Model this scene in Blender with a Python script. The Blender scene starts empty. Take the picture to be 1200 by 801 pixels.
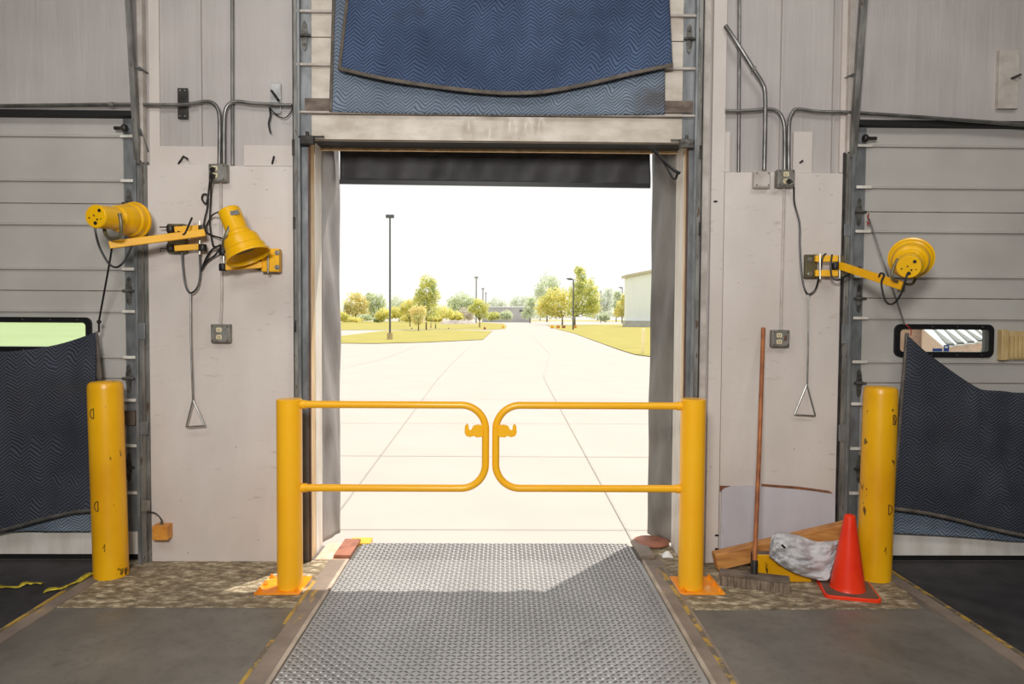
import bpy, bmesh, math, random
from mathutils import Vector, Matrix, noise
random.seed(7)
PI = math.pi
C = bpy.context.scene.collection
# ------------------------------------------------------------------ camera
FPX = 800.0; EYE = 1.52; CY = -4.22
pit, yaw, rol = math.radians(2.02), math.radians(.774), math.radians(.362)
fw = Vector((math.sin(yaw)*math.cos(pit), math.cos(yaw)*math.cos(pit), -math.sin(pit)))
rt0 = Vector((math.cos(yaw), -math.sin(yaw), 0)); up0 = rt0.cross(fw)
rt = rt0*math.cos(rol) + up0*math.sin(rol); up = up0*math.cos(rol) - rt0*math.sin(rol)
cam_pos = Vector((0, CY, EYE))
cd = bpy.data.cameras.new('camera'); cam = bpy.data.objects.new('camera', cd); C.objects.link(cam)
cd.sensor_width = 36; cd.lens = 36*FPX/1200; cd.clip_end = 3000; cd.clip_start = .05
M3 = Matrix((rt, up, -fw)).transposed()
cam.matrix_world = Matrix.Translation(cam_pos) @ M3.to_4x4()
bpy.context.scene.camera = cam
def ray(px, py): return fw + rt*((px-600)/FPX) + up*((400.5-py)/FPX)
def P(px, py, Y=0.0):                      # point of the photo at depth plane y = Y
    d = ray(px, py); return cam_pos + d*((Y-CY)/d.y)
def F(px, py, Z=0.0):                      # point of the photo on the level z = Z
    d = ray(px, py); return cam_pos + d*((Z-EYE)/d.z)
YZ = -0.9                                  # level of the yard
def G(px, py, dz=0.0): return F(px, py, YZ+dz)

# ------------------------------------------------------------------ materials
def lin(c): return tuple(((x/255)/12.92 if x/255 <= .04045 else ((x/255+.055)/1.055)**2.4) for x in c)
class NT:
    def __init__(s, name):
        s.m = bpy.data.materials.new(name); s.m.use_nodes = True; s.t = s.m.node_tree
        s.b = s.t.nodes['Principled BSDF']; s.out = s.t.nodes['Material Output']
        s.tc = s.n('ShaderNodeTexCoord')
    def n(s, ty, **k):
        nd = s.t.nodes.new(ty)
        for a, v in k.items(): setattr(nd, a, v)
        return nd
    def l(s, a, b): s.t.links.new(a, b)
    def math(s, op, a, b=0.0, c=None):
        nd = s.n('ShaderNodeMath', operation=op)
        for i, v in enumerate((a, b, c)):
            if v is None: continue
            if hasattr(v, 'links'): s.l(v, nd.inputs[i])
            else: nd.inputs[i].default_value = v
        return nd.outputs[0]
    def mapping(s, scale=(1,1,1), uv=False, rot=(0,0,0)):
        mp = s.n('ShaderNodeMapping'); mp.inputs['Scale'].default_value = scale; mp.inputs['Rotation'].default_value = rot
        s.l(s.tc.outputs['UV' if uv else 'Object'], mp.inputs['Vector']); return mp.outputs[0]
    def noise(s, scale, stretch=(1,1,1), detail=4, rough=.55):
        nz = s.n('ShaderNodeTexNoise'); nz.inputs['Scale'].default_value = scale
        nz.inputs['Detail'].default_value = detail; nz.inputs['Roughness'].default_value = rough
        s.l(s.mapping(stretch), nz.inputs['Vector']); return nz.outputs['Fac']
    def ramp(s, fac, stops):
        r = s.n('ShaderNodeValToRGB'); e = r.color_ramp.elements
        while len(e) < len(stops): e.new(.5)
        for el, (p, c) in zip(e, stops): el.position = p; el.color = (*c, 1) if not isinstance(c, float) else (c, c, c, 1)
        s.l(fac, r.inputs[0]); return r.outputs[0]
    def mix(s, fac, a, b, mode='MIX'):
        m = s.n('ShaderNodeMixRGB', blend_type=mode)
        for i, v in enumerate((fac, a, b)):
            if hasattr(v, 'links'): s.l(v, m.inputs[i])
            elif isinstance(v, (int, float)): m.inputs[i].default_value = v if i == 0 else (v, v, v, 1)
            else: m.inputs[i].default_value = (*v, 1)
        return m.outputs[0]
    def bump(s, h, strength=.3, dist=.01):
        b = s.n('ShaderNodeBump'); b.inputs['Strength'].default_value = strength; b.inputs['Distance'].default_value = dist
        s.l(h, b.inputs['Height']); s.l(b.outputs[0], s.b.inputs['Normal'])
    def set(s, col=None, rough=.5, metal=0., spec=None):
        if col is not None:
            if hasattr(col, 'links'): s.l(col, s.b.inputs['Base Color'])
            else: s.b.inputs['Base Color'].default_value = (*col, 1)
        if hasattr(rough, 'links'): s.l(rough, s.b.inputs['Roughness'])
        else: s.b.inputs['Roughness'].default_value = rough
        s.b.inputs['Metallic'].default_value = metal
        if spec is not None: s.b.inputs['Specular IOR Level'].default_value = spec
        return s.m
def mk(name, c1, c2=None, rough=.5, metal=0., scale=6, stretch=(1,1,1), bs=0., bd=.004, bscale=None, lo=.35, hi=.65, spec=None, spots=None, sscale=30, sth=.68):
    t = NT(name); c1 = lin(c1); c2 = lin(c2) if c2 else tuple(x*.82 for x in c1)
    f = t.noise(scale, stretch); col = t.ramp(f, [(lo, c2), (hi, c1)])
    if spots:
        g = t.noise(sscale, stretch, 6, .6); col = t.mix(t.ramp(g, [(sth, 0.), (sth+.04, 1.)]), col, lin(spots))
    if bs: t.bump(t.noise(bscale or scale*4, stretch, 6), bs, bd)
    return t.set(col, rough, metal, spec)
M = {}
M['vinyl'] = None
def vinyl():
    t = NT('white insulation vinyl')
    a = t.noise(2.0, (3.6, 1, .35), 5, .5); b = t.noise(1.2, (1, 1, 1), 3)
    col = t.ramp(b, [(.3, lin((172,165,161))), (.7, lin((194,187,182)))])
    col = t.mix(t.ramp(t.noise(14, (1.2,1,.5), 6, .7), [(.70, 0.), (.76, .55)]), col, lin((120,100,85)))
    t.bump(a, .42, .035); return t.set(col, .5)
M['vinyl'] = vinyl()
def board():
    t = NT('painted cream plywood')
    col = t.ramp(t.noise(1.6, (1,1,.6), 4), [(.3, lin((202,191,182))), (.7, lin((223,214,207)))])
    g = t.noise(7, (1,1,4.5), 8, .75); col = t.mix(t.math('MULTIPLY', t.ramp(g, [(.58, 0.), (.67, .55)]), t.ramp(t.noise(1.7, (1,1,1), 2), [(.46, .08), (.62, 1.)])), col, lin((140,120,104)))
    g2 = t.noise(26, (1,1,1), 3, .6); col = t.mix(t.ramp(g2, [(.73, 0.), (.75, .8)]), col, lin((80,64,52)))
    t.bump(t.noise(30, (1,1,.3), 6), .15, .004); return t.set(col, .6)
M['board'] = board()
def doorp():
    t = NT('off white steel door skin')
    col = t.ramp(t.noise(2.0, (1,1,1), 4), [(.3, lin((178,174,167))), (.7, lin((195,191,184)))])
    col = t.mix(t.ramp(t.noise(11, (1,1,2.5), 8, .7), [(.68, 0.), (.74, .5)]), col, lin((120,105,92)))
    t.bump(t.noise(3, (1,1,1), 3), .12, .02); return t.set(col, .42)
M['door'] = doorp()
M['doorwarm'] = mk('warm cream door skin', (218,208,194), (188,176,160), .4, scale=5, stretch=(1,1,2), bs=.3, bd=.02, bscale=4, spots=(130,105,80), sscale=14, sth=.7)
M['galv'] = mk('galvanised steel', (146,149,150), (112,115,116), .45, .4, scale=14, stretch=(1,1,.4), spots=(90,82,74), sscale=20, sth=.68)
M['track'] = mk('weathered steel track', (150,148,142), (100,98,94), .5, .45, scale=9, stretch=(3,3,.5), spots=(96,78,62), sscale=18, sth=.62)
M['hinge'] = mk('grimy hinge steel', (118,116,110), (66,62,58), .5, .4, scale=30)
M['darksteel'] = mk('dark oily steel', (74,70,66), (44,40,38), .45, .5, scale=12)
M['conduit'] = mk('grey conduit steel', (150,148,144), (112,110,106), .35, .75, scale=10)
M['pconduit'] = mk('painted cream conduit', (205,196,188), (176,166,156), .45, scale=9)
M['brown'] = mk('reddish brown primer', (108,74,58), (72,50,42), .6, scale=12, stretch=(1,1,.4))
M['stain'] = mk('grimy brown timber rail', (128,112,98), (88,74,64), .6, scale=9, stretch=(1,1,2))
def yellow(name, c, c2, chips=(40,34,26), th=.71, rough=.34):
    t = NT(name); col = t.ramp(t.noise(4, (1,1,.6), 3), [(.3, lin(c2)), (.7, lin(c))])
    g = t.noise(17, (1,1,.45), 4, .6); col = t.mix(t.ramp(g, [(th, 0.), (th+.02, .95)]), col, lin(chips))
    t.bump(t.noise(5, (1,1,1), 2), .05, .01); return t.set(col, rough)
M['bollard'] = yellow('chipped yellow paint', (248,188,12), (226,160,10), (96,66,24), .655)
M['gate'] = mk('orange yellow powder coat', (255,190,34), (255,184,28), .28, scale=3)
M['gateplate'] = mk('bright orange plate paint', (252,160,22), (236,136,18), .35, scale=8, spots=(250,190,120), sscale=16, sth=.62)
M['lampyel'] = yellow('yellow enamel', (250,196,10), (238,176,6), (90,70,30), .76, .3)
M['armyel'] = yellow('scuffed yellow enamel', (252,190,0), (236,168,0), (110,84,30), .72, .5)
M['rubber'] = mk('black rubber', (26,26,27), (18,18,19), .5, scale=10)
M['cord'] = mk('black cord sheath', (34,33,32), (24,24,24), .4, scale=20)
M['olive'] = mk('olive grey bracket steel', (120,112,84), (92,84,62), .45, .3, scale=14)
M['bolt'] = mk('zinc bolt', (176,174,166), (130,128,120), .35, .7, scale=30)
M['blackpl'] = mk('black plastic', (22,22,24), (14,14,15), .45, scale=6)
def quilt(name, ca, cb, cg, stain=None):
    t = NT(name); sp = t.n('ShaderNodeSeparateXYZ'); t.l(t.tc.outputs['UV'], sp.inputs[0])
    wob = t.math('MULTIPLY', t.noise(2.4, (1,1,1), 3), .14)
    tri = t.math('PINGPONG', t.math('ADD', sp.outputs[0], wob), .058)
    w = t.math('ADD', t.math('ADD', sp.outputs[1], wob), t.math('MULTIPLY', tri, .8))
    s = t.math('SINE', t.math('MULTIPLY', w, 2*PI/.021)); h = t.math('MULTIPLY_ADD', s, .5, .5)
    base = t.ramp(t.noise(2.3, (1,1,1), 4), [(.32, lin(cb)), (.68, lin(ca))])
    if stain: base = t.mix(t.ramp(t.noise(1.7, (1,1,1.6), 5), [(.56, 0.), (.72, .75)]), base, lin(stain))
    col = t.mix(t.ramp(h, [(.0, 1.), (.38, 0.)]), base, lin(cg))
    t.bump(h, .6, .006); return t.set(col, .85, 0, .2)
M['navy'] = quilt('navy quilted pad', (92,110,142), (62,76,104), (38,46,66), (70,68,70))
M['paleblue'] = quilt('faded blue quilted pad', (138,152,168), (112,124,140), (74,82,94), (100,90,82))
M['charc'] = quilt('charcoal navy quilted pad', (80,84,94), (60,64,74), (40,42,49), (74,72,70))
M['binding'] = mk('taupe binding tape', (116,106,96), (86,79,72), .85, scale=12)
M['vinylblk'] = mk('black seal vinyl', (74,72,73), (56,55,56), .62, scale=4, stretch=(1,1,.5), bs=.35, bd=.015, bscale=6)
M['vinylgrey'] = mk('light grey seal vinyl', (178,173,170), (136,132,130), .5, scale=2.4, stretch=(1,1,.4), bs=.6, bd=.03, bscale=5)  # left side curtain, lighter tone
M['vinylmid'] = mk('mid grey seal vinyl', (140,137,130), (98,95,90), .42, scale=2.4, stretch=(1,1,.4), bs=.6, bd=.03, bscale=4)  # right side curtain, darker tone
M['tape2'] = mk('dark binding tape', (96,92,88), (70,67,64), .85, scale=12)
M['jambwood'] = mk('pale timber jamb', (232,208,168), (206,170,120), .55, scale=6, stretch=(3,3,.5))
M['whitetrim'] = mk('white jamb trim', (236,232,224), (214,206,194), .5, scale=6, stretch=(2,2,.4))
M['cream'] = mk('cream louvre plastic', (216,190,136), (196,168,116), .5, scale=8)
M['outlet'] = mk('ivory socket plastic', (226,214,178), (206,190,150), .45, scale=20)
M['bxsteel'] = mk('grey box steel', (150,148,140), (116,112,104), .5, .35, scale=14)
M['sheet'] = mk('greyish white sheet', (206,202,206), (186,182,188), .6, scale=2.5, stretch=(1,1,.5), spots=(150,140,134), sscale=16, sth=.7)
M['tornwood'] = mk('torn brown fibre', (148,96,62), (110,70,46), .8, scale=20)
M['shiny'] = mk('bright foil plate', (214,214,212), (170,170,170), .25, .7, scale=14)
def wood(name, a, b, sc=8, st=(1,6,6)):
    t = NT(name); f = t.noise(sc, st, 6, .6)
    col = t.ramp(f, [(.35, lin(b)), (.62, lin(a))]); t.bump(f, .3, .003); return t.set(col, .55)
M['beam'] = wood('orange brown timber', (216,154,86), (172,112,56), 6, (.8,6,6))
M['handle'] = wood('red brown varnished handle', (178,108,58), (132,74,38), 9, (4,4,.4))
M['bristle'] = mk('grey brown bristles', (150,132,112), (108,94,80), .9, scale=60, stretch=(1,1,.12), bs=1., bd=.01, bscale=90)
M['rag'] = mk('light grey rag cloth', (214,212,212), (182,180,182), .85, scale=5, bs=.4, bd=.01, bscale=18)
M['cone'] = mk('orange red cone plastic', (250,64,22), (236,48,16), .38, scale=4)
M['conebase'] = mk('dirty rubber cone base', (120,92,76), (92,76,66), .7, scale=9)
M['sensor'] = mk('scuffed orange plastic', (222,156,66), (196,126,46), .45, scale=14)
M['tape'] = mk('yellow striped strap', (226,206,60), (160,140,40), .6, scale=14, stretch=(3,3,1))
# floors
def floor_mat():
    t = NT('dark smooth concrete'); col = t.ramp(t.noise(1.5, (1,1,1), 6, .62), [(.3, lin((90,86,80))), (.7, lin((128,122,113)))])
    col = t.mix(t.ramp(t.noise(22, (1,1,1), 5, .7), [(.5, 0.), (.75, .35)]), col, lin((60,54,50)))
    r = t.ramp(t.noise(5, (1,1,1), 5), [(.3, .38), (.7, .62)]); t.bump(t.noise(60, (1,1,1), 4), .12, .002)
    return t.set(col, r)
M['floor'] = floor_mat()
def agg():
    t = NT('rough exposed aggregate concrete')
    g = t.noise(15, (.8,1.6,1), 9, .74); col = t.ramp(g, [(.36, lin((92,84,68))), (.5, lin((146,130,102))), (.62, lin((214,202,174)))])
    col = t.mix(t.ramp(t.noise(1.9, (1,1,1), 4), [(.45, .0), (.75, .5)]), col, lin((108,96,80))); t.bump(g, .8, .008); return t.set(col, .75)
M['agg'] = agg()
def worn(name, a, b, c, th=.5, sc=7, st=(1,1,1)):
    t = NT(name); col = t.ramp(t.noise(5, (1,1,1), 4), [(.3, lin(b)), (.7, lin(a))])
    g = t.noise(sc, st, 7, .7); col = t.mix(t.ramp(g, [(th, 0.), (th+.06, 1.)]), col, lin(c)); return t.set(col, .6, .0)
M['curb'] = worn('worn steel curb angle', (152,136,122), (118,106,96), (198,158,60), .60, 5, (3,.7,1))
M['curbedge'] = worn('scraped curb edge', (206,190,172), (150,136,120), (100,88,76), .58, 9, (2,.7,1))
M['yelline'] = worn('worn yellow floor paint', (196,160,76), (168,134,58), (108,98,86), .47, 9, (1,1,1))
def plate():
    t = NT('steel tread plate'); col = t.ramp(t.noise(2.2, (1,.6,1), 5), [(.3, lin((148,147,146))), (.7, lin((176,174,172)))])
    col = t.mix(t.ramp(t.noise(3.2, (1,1,1), 4), [(.66, 0.), (.74, .4)]), col, lin((78,66,58)))
    r = t.ramp(t.noise(7, (1,.5,1), 5), [(.3, .30), (.7, .44)]); return t.set(col, r, .12)
M['plate'] = plate()
M['tread'] = mk('shade dark tread bars', (112,110,108), (92,90,88), .32, .25, scale=12)  # darker than the plate: shade of the bar slopes put into the colour
M['rubplate'] = mk('black tread mat', (66,64,66), (48,46,48), .55, .1, scale=6, bs=.6, bd=.005, bscale=60)
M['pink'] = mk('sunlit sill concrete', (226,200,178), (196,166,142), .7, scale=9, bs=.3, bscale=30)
M['rust'] = mk('rusty steel plate', (176,116,92), (136,86,66), .6, .2, scale=12)
M['yard'] = mk('pale yard concrete', (178,171,163), (172,165,157), .85, scale=.6, lo=.2, hi=.6)
M['joint'] = mk('pavement joint', (166,162,154), (158,154,146), .8, scale=2)
M['grass'] = mk('sunlit lawn', (164,155,74), (152,144,64), .9, scale=.35, bs=.0)
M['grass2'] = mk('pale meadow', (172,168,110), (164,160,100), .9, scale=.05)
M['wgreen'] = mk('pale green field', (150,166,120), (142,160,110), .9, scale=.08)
M['metalwhite'] = mk('white ribbed cladding', (244,250,255), (240,247,254), .6, scale=.4)
M['bldbase'] = mk('grey plinth block', (196,196,192), (176,176,172), .8, scale=.5)
M['roofedge'] = mk('cream roof edge', (206,200,180), (194,188,168), .6, scale=.5)
M['creampost'] = mk('sunlit cream post', (255,240,190), (250,234,180), .6, scale=1)  # sunlit brightness put into the colour, as the near side lies in shade
M['poledark'] = mk('dark bronze pole', (96,98,100), (84,86,88), .5, scale=1)
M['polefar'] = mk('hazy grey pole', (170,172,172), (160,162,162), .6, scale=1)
M['polebase'] = mk('tan concrete pier', (196,178,140), (176,160,126), .8, scale=1)
M['mulch'] = mk('grey brushwood', (176,168,160), (140,132,128), .9, scale=.6)
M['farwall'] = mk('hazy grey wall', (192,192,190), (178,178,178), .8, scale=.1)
M['bark'] = mk('pale bark', (140,124,98), (112,98,78), .9, scale=1)
def leafm(name, a, b, c=None):
    t = NT(name); col = t.ramp(t.noise(.55, (1,1,1), 3), [(.35, lin(b)), (.5, lin(a)), (.68, lin(c or a))])
    m = t.set(col, .8, 0, .1); t.b.inputs['Subsurface Weight'].default_value = 0.
    tr = t.n('ShaderNodeBsdfTranslucent'); t.l(col, tr.inputs[0]); mx = t.n('ShaderNodeMixShader'); mx.inputs[0].default_value = .5
    t.l(t.b.outputs[0], mx.inputs[1]); t.l(tr.outputs[0], mx.inputs[2]); t.l(mx.outputs[0], t.out.inputs[0]); return m
L = {'yg': leafm('yellow green leaves', (236,232,158), (214,218,146), (248,236,160)),
     'or': leafm('orange tinted leaves', (240,232,176), (218,222,170), (248,230,180)),
     'gr': leafm('green leaves', (226,228,156), (190,202,140), (242,238,160)),
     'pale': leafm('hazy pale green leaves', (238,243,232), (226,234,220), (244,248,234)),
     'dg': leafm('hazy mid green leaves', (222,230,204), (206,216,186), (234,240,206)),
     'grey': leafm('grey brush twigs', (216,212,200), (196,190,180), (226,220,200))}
def glassm(name, tint, a):
    t = NT(name); tr = t.n('ShaderNodeBsdfTransparent'); tr.inputs[0].default_value = (*tint, 1)
    t.set((.9,.9,.9), .08); mx = t.n('ShaderNodeMixShader'); mx.inputs[0].default_value = a
    t.l(tr.outputs[0], mx.inputs[1]); t.l(t.b.outputs[0], mx.inputs[2]); t.l(mx.outputs[0], t.out.inputs[0]); return t.m
M['pane'] = glassm('clear window plastic', (.97,1,.96), .06)
def brick():
    t = NT('tan brickwork'); b = t.n('ShaderNodeTexBrick'); t.l(t.mapping((1,1,1), False, (PI/2,0,0)), b.inputs[0])
    b.inputs['Color1'].default_value = (*lin((206,160,138)), 1); b.inputs['Color2'].default_value = (*lin((176,148,120)), 1)
    b.inputs['Mortar'].default_value = (*lin((190,176,160)), 1); b.inputs['Scale'].default_value = 4
    return t.set(b.outputs[0], .8)
M['brick'] = brick()
M['blue'] = mk('blue sticker', (60,96,160), (50,84,150), .5)
M['white'] = mk('plain white', (240,240,238), (230,230,228), .5)
M['matte'] = mk('black shadow gap rubber', (20,19,19), (12,12,12), .7)  # near-black rubber of the bottom seals, also used on the header rails
M['red'] = mk('red hook enamel', (186,44,38), (150,34,30), .45)
M['ceil'] = mk('dull white ceiling', (200,196,190), (180,176,170), .8, scale=1)
M['marker'] = mk('dark ink line', (96,66,22), (80,56,20), .6)

# ------------------------------------------------------------------ mesh builder
class MB:
    def __init__(s): s.bm = bmesh.new(); s.uv = s.bm.loops.layers.uv.new('UVMap')
    def box(s, x0, x1, y0, y1, z0, z1):
        v = [s.bm.verts.new(p) for p in ((x0,y0,z0),(x1,y0,z0),(x1,y1,z0),(x0,y1,z0),(x0,y0,z1),(x1,y0,z1),(x1,y1,z1),(x0,y1,z1))]
        for f in ((0,3,2,1),(4,5,6,7),(0,1,5,4),(1,2,6,5),(2,3,7,6),(3,0,4,7)): s.bm.faces.new([v[i] for i in f])
        return s
    def pbox(s, px0, px1, py0, py1, Y0, Y1):   # front face drawn over a photo rectangle at depth Y0, running back to Y1
        a, b = P(px0, (py0+py1)/2, Y0), P(px1, (py0+py1)/2, Y0); t, u = P((px0+px1)/2, py0, Y0), P((px0+px1)/2, py1, Y0)
        return s.box(a.x, b.x, Y0, Y1, u.z, t.z)
    def beam(s, p0, p1, w, h, upv=(0,0,1)):
        p0, p1 = Vector(p0), Vector(p1); d = (p1-p0).normalized(); upv = Vector(upv); sd = d.cross(upv).normalized(); u = sd.cross(d)
        q = [s.bm.verts.new(p + sd*a*w/2 + u*b*h/2) for p in (p0, p1) for a, b in ((-1,-1),(1,-1),(1,1),(-1,1))]
        for f in ((0,1,2,3),(7,6,5,4),(0,4,5,1),(1,5,6,2),(2,6,7,3),(3,7,4,0)): s.bm.faces.new([q[i] for i in f])
        return s
    def tube(s, pts, r, segs=10, closed=False, rs=None, smooth=0):
        pts = [Vector(p) for p in pts]
        if smooth: pts = crom(pts, smooth, closed)
        n = len(pts); rings = []; prev = None
        for i, p in enumerate(pts):
            a = pts[(i-1) % n] if (closed or i > 0) else p; b = pts[(i+1) % n] if (closed or i < n-1) else p
            d = (b-a).normalized()
            if prev is None:
                ref = Vector((0,0,1)) if abs(d.z) < .9 else Vector((1,0,0)); x = d.cross(ref).normalized()
            else:
                x = (prev - d*prev.dot(d)).normalized()
            prev = x; y = d.cross(x); rr = r if rs is None else rs[min(i, len(rs)-1)]
            rings.append([s.bm.verts.new(p + (x*math.cos(2*PI*k/segs) + y*math.sin(2*PI*k/segs))*rr) for k in range(segs)])
        for i in range(n if closed else n-1):
            A, B = rings[i], rings[(i+1) % n]
            for k in range(segs): s.bm.faces.new((A[k], A[(k+1) % segs], B[(k+1) % segs], B[k]))
        if not closed: s.bm.faces.new(rings[0][::-1]); s.bm.faces.new(rings[-1])
        return s
    def lathe(s, prof, org, axis, segs=28, cap0=True, cap1=True):
        org, d = Vector(org), Vector(axis).normalized(); ref = Vector((0,0,1)) if abs(d.z) < .9 else Vector((1,0,0))
        x = d.cross(ref).normalized(); y = d.cross(x); rings = []
        for r, h in prof: rings.append([s.bm.verts.new(org + d*h + (x*math.cos(2*PI*k/segs)+y*math.sin(2*PI*k/segs))*max(r, 1e-4)) for k in range(segs)])
        for A, B in zip(rings, rings[1:]):
            for k in range(segs): s.bm.faces.new((A[k], A[(k+1) % segs], B[(k+1) % segs], B[k]))
        if cap0: s.bm.faces.new(rings[0][::-1])
        if cap1: s.bm.faces.new(rings[-1])
        return s
    def prism(s, poly, ext):
        ext = Vector(ext); a = [s.bm.verts.new(Vector(p)) for p in poly]; b = [s.bm.verts.new(Vector(p)+ext) for p in poly]; n = len(a)
        s.bm.faces.new(a); s.bm.faces.new(b[::-1])
        for i in range(n): s.bm.faces.new((a[i], b[i], b[(i+1) % n], a[(i+1) % n]))
        return s
    def face(s, pts): s.bm.faces.new([s.bm.verts.new(Vector(p)) for p in pts]); return s
    def grid(s, fn, nu, nv, uvfn=None):
        v = [[s.bm.verts.new(fn(i/nu, j/nv)) for i in range(nu+1)] for j in range(nv+1)]
        for j in range(nv):
            for i in range(nu):
                f = s.bm.faces.new((v[j][i], v[j][i+1], v[j+1][i+1], v[j+1][i]))
                for lp in f.loops:
                    c = lp.vert.co; lp[s.uv].uv = (c.x, c.z)
        return s
def crom(pts, k, closed=False):
    n = len(pts); out = []
    for i in range(n if closed else n-1):
        g = lambda j: pts[j % n] if closed else pts[max(0, min(n-1, j))]
        p0, p1, p2, p3 = g(i-1), g(i), g(i+1), g(i+2)
        for q in range(k):
            t = q/k; out.append(.5*((2*p1) + (p2-p0)*t + (2*p0-5*p1+4*p2-p3)*t*t + (3*p1-p0-3*p2+p3)*t**3))
    if not closed: out.append(pts[-1])
    return out
def obj(name, mb, mat, parent=None, bevel=0, solid=0, sharp=35, loc=None):
    me = bpy.data.meshes.new(name); bmesh.ops.recalc_face_normals(mb.bm, faces=mb.bm.faces); mb.bm.to_mesh(me); mb.bm.free()
    o = bpy.data.objects.new(name, me); C.objects.link(o); me.materials.append(mat)
    for p in me.polygons: p.use_smooth = True
    me.set_sharp_from_angle(angle=math.radians(sharp))
    if parent is not None:
        w = Vector(parent.get('_w', (0,0,0))); o.parent = parent; off = w; o['_w'] = tuple(w)
    else:
        xs = [v.co.x for v in me.vertices]; ys = [v.co.y for v in me.vertices]; zs = [v.co.z for v in me.vertices]
        off = Vector(((min(xs)+max(xs))/2, (min(ys)+max(ys))/2, min(zs))) if loc is None else Vector(loc)
        o.location = off; o['_w'] = tuple(off)
    me.transform(Matrix.Translation(-off))
    if solid: md = o.modifiers.new('solid', 'SOLIDIFY'); md.thickness = solid; md.offset = 0
    if bevel: md = o.modifiers.new('bevel', 'BEVEL'); md.width = bevel; md.segments = 2; md.limit_method = 'ANGLE'; md.angle_limit = math.radians(40)
    return o
def tag(o, label, cat, group=None, kind=None):
    o['label'] = label; o['category'] = cat
    if group: o['group'] = group
    if kind: o['kind'] = kind
    return o
def thing(name, loc, label, cat, group=None):
    o = bpy.data.objects.new(name, None); C.objects.link(o); o.location = loc; o['_w'] = tuple(loc); o.empty_display_size = .1
    return tag(o, label, cat, group)
def struct(name, mb, mat, label=None, cat=None, **k):
    o = obj(name, mb, mat, **k); o['kind'] = 'structure'
    if label: o['label'] = label
    if cat: o['category'] = cat
    return o

def rrect(x0, x1, z0, z1, r, n=6):
    out = []
    for cx, cz, a0 in ((x1-r, z1-r, 0), (x0+r, z1-r, 90), (x0+r, z0+r, 180), (x1-r, z0+r, 270)):
        for k in range(n+1): a = math.radians(a0+90*k/n); out.append((cx+r*math.cos(a), cz+r*math.sin(a)))
    return out
# ================================================================== ROOM SHELL
XL, XR = -7.0, 7.0; YB = -8.0; ZC = 5.2; WT = .28
ldx1 = P(166, 400).x; ldx0 = ldx1-2.75; ldz = P(100, 131).z          # left door opening
rdx0 = P(996, 400).x; rdx1 = rdx0+2.75; rdz = P(1100, 143).z         # right door opening
cdx0, cdx1, cdz = P(376, 400, WT).x, P(791, 400, WT).x, P(580, 173.5, WT).z        # open doorway
def wallseg(name, segs, label):
    m = MB()
    for a in segs: m.box(*a)
    return struct(name, m, M['vinyl'], label, 'wall')
wallseg('wall_front', [(XL, ldx0, 0, WT, 0, ZC), (ldx0, ldx1, 0, WT, ldz, ZC), (ldx1, cdx0, 0, WT, 0, ZC), (cdx0, cdx1, 0, WT, cdz, ZC),
    (cdx1, rdx0, 0, WT, 0, ZC), (rdx0, rdx1, 0, WT, rdz, ZC), (rdx1, XR, 0, WT, 0, ZC)], 'dock wall faced with wrinkled white insulation vinyl around the three doors')
struct('wall_left', MB().box(XL-.1, XL, YB, WT, 0, ZC), M['ceil'], 'plain side wall left of the dock doors', 'wall')
struct('wall_right', MB().box(XR, XR+.1, YB, WT, 0, ZC), M['ceil'], 'plain side wall right of the dock doors', 'wall')
struct('wall_back', MB().box(XL, XR, YB-.1, YB, 0, ZC), M['ceil'], 'plain wall behind the viewer', 'wall')
struct('ceiling', MB().box(XL, XR, YB, WT, ZC, ZC+.1), M['ceil'], 'plain warehouse ceiling above the dock', 'ceiling')
struct('floor', MB().box(XL, XR, YB, WT, -.2, 0), M['floor'], 'dark smooth concrete dock floor', 'floor')
# rough aggregate strips in front of the wall
yS = F(200, 711).y; yS2 = F(950, 714).y
lx0, rx1 = F(108, 672), F(1045, 672)
struct('trim_1', MB().prism([F(104,674,.004), F(66,711,.004), F(352,711,.004), F(388,662,.004), (F(388,662).x, -.001, .004), (F(104,674).x, -.001, .004)], (0,0,-.006)), M['agg'], 'rough aggregate floor strip left of the leveler', 'floor strip')
struct('trim_2', MB().prism([F(773,664,.004), F(801,714,.004), F(1080,712,.004), F(1045,674,.004), (F(1045,674).x, -.001, .004), (F(773,664).x, -.001, .004)], (0,0,-.006)), M['agg'], 'rough aggregate floor strip right of the leveler', 'floor strip')
# lower painted boards
def zt(px, py): return P(px, py).z
struct('trim_3', MB().box(P(174,400).x, P(347,400).x, -.02, 0, 0, zt(260,195)), M['board'], 'scuffed cream plywood board left of the open doorway', 'wall panel', bevel=.002)
struct('trim_4', MB().box(P(845,400).x, P(986,400).x, -.02, 0, 0, zt(915,203)), M['board'], 'scuffed cream plywood board right of the open doorway', 'wall panel', bevel=.002)
struct('trim_5', MB().box(P(829,400).x, P(844,400).x, -.03, 0, 0, ZC), M['board'], 'tall narrow cream post board beside the right track', 'wall panel', bevel=.002)
post_ = bpy.data.objects['trim_5']
for px_, py_ in ((838.5,236), (840,627), (840,643)):
    c_ = P(px_, py_, -.03); obj('bolt_slot', MB().prism([(c_.x+x_*1.6, -.031, c_.z+z_) for x_, z_ in rrect(-.008,.008,-.006,.006,.005,3)], (0,.002,0)), M['blackpl'], post_)
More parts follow.
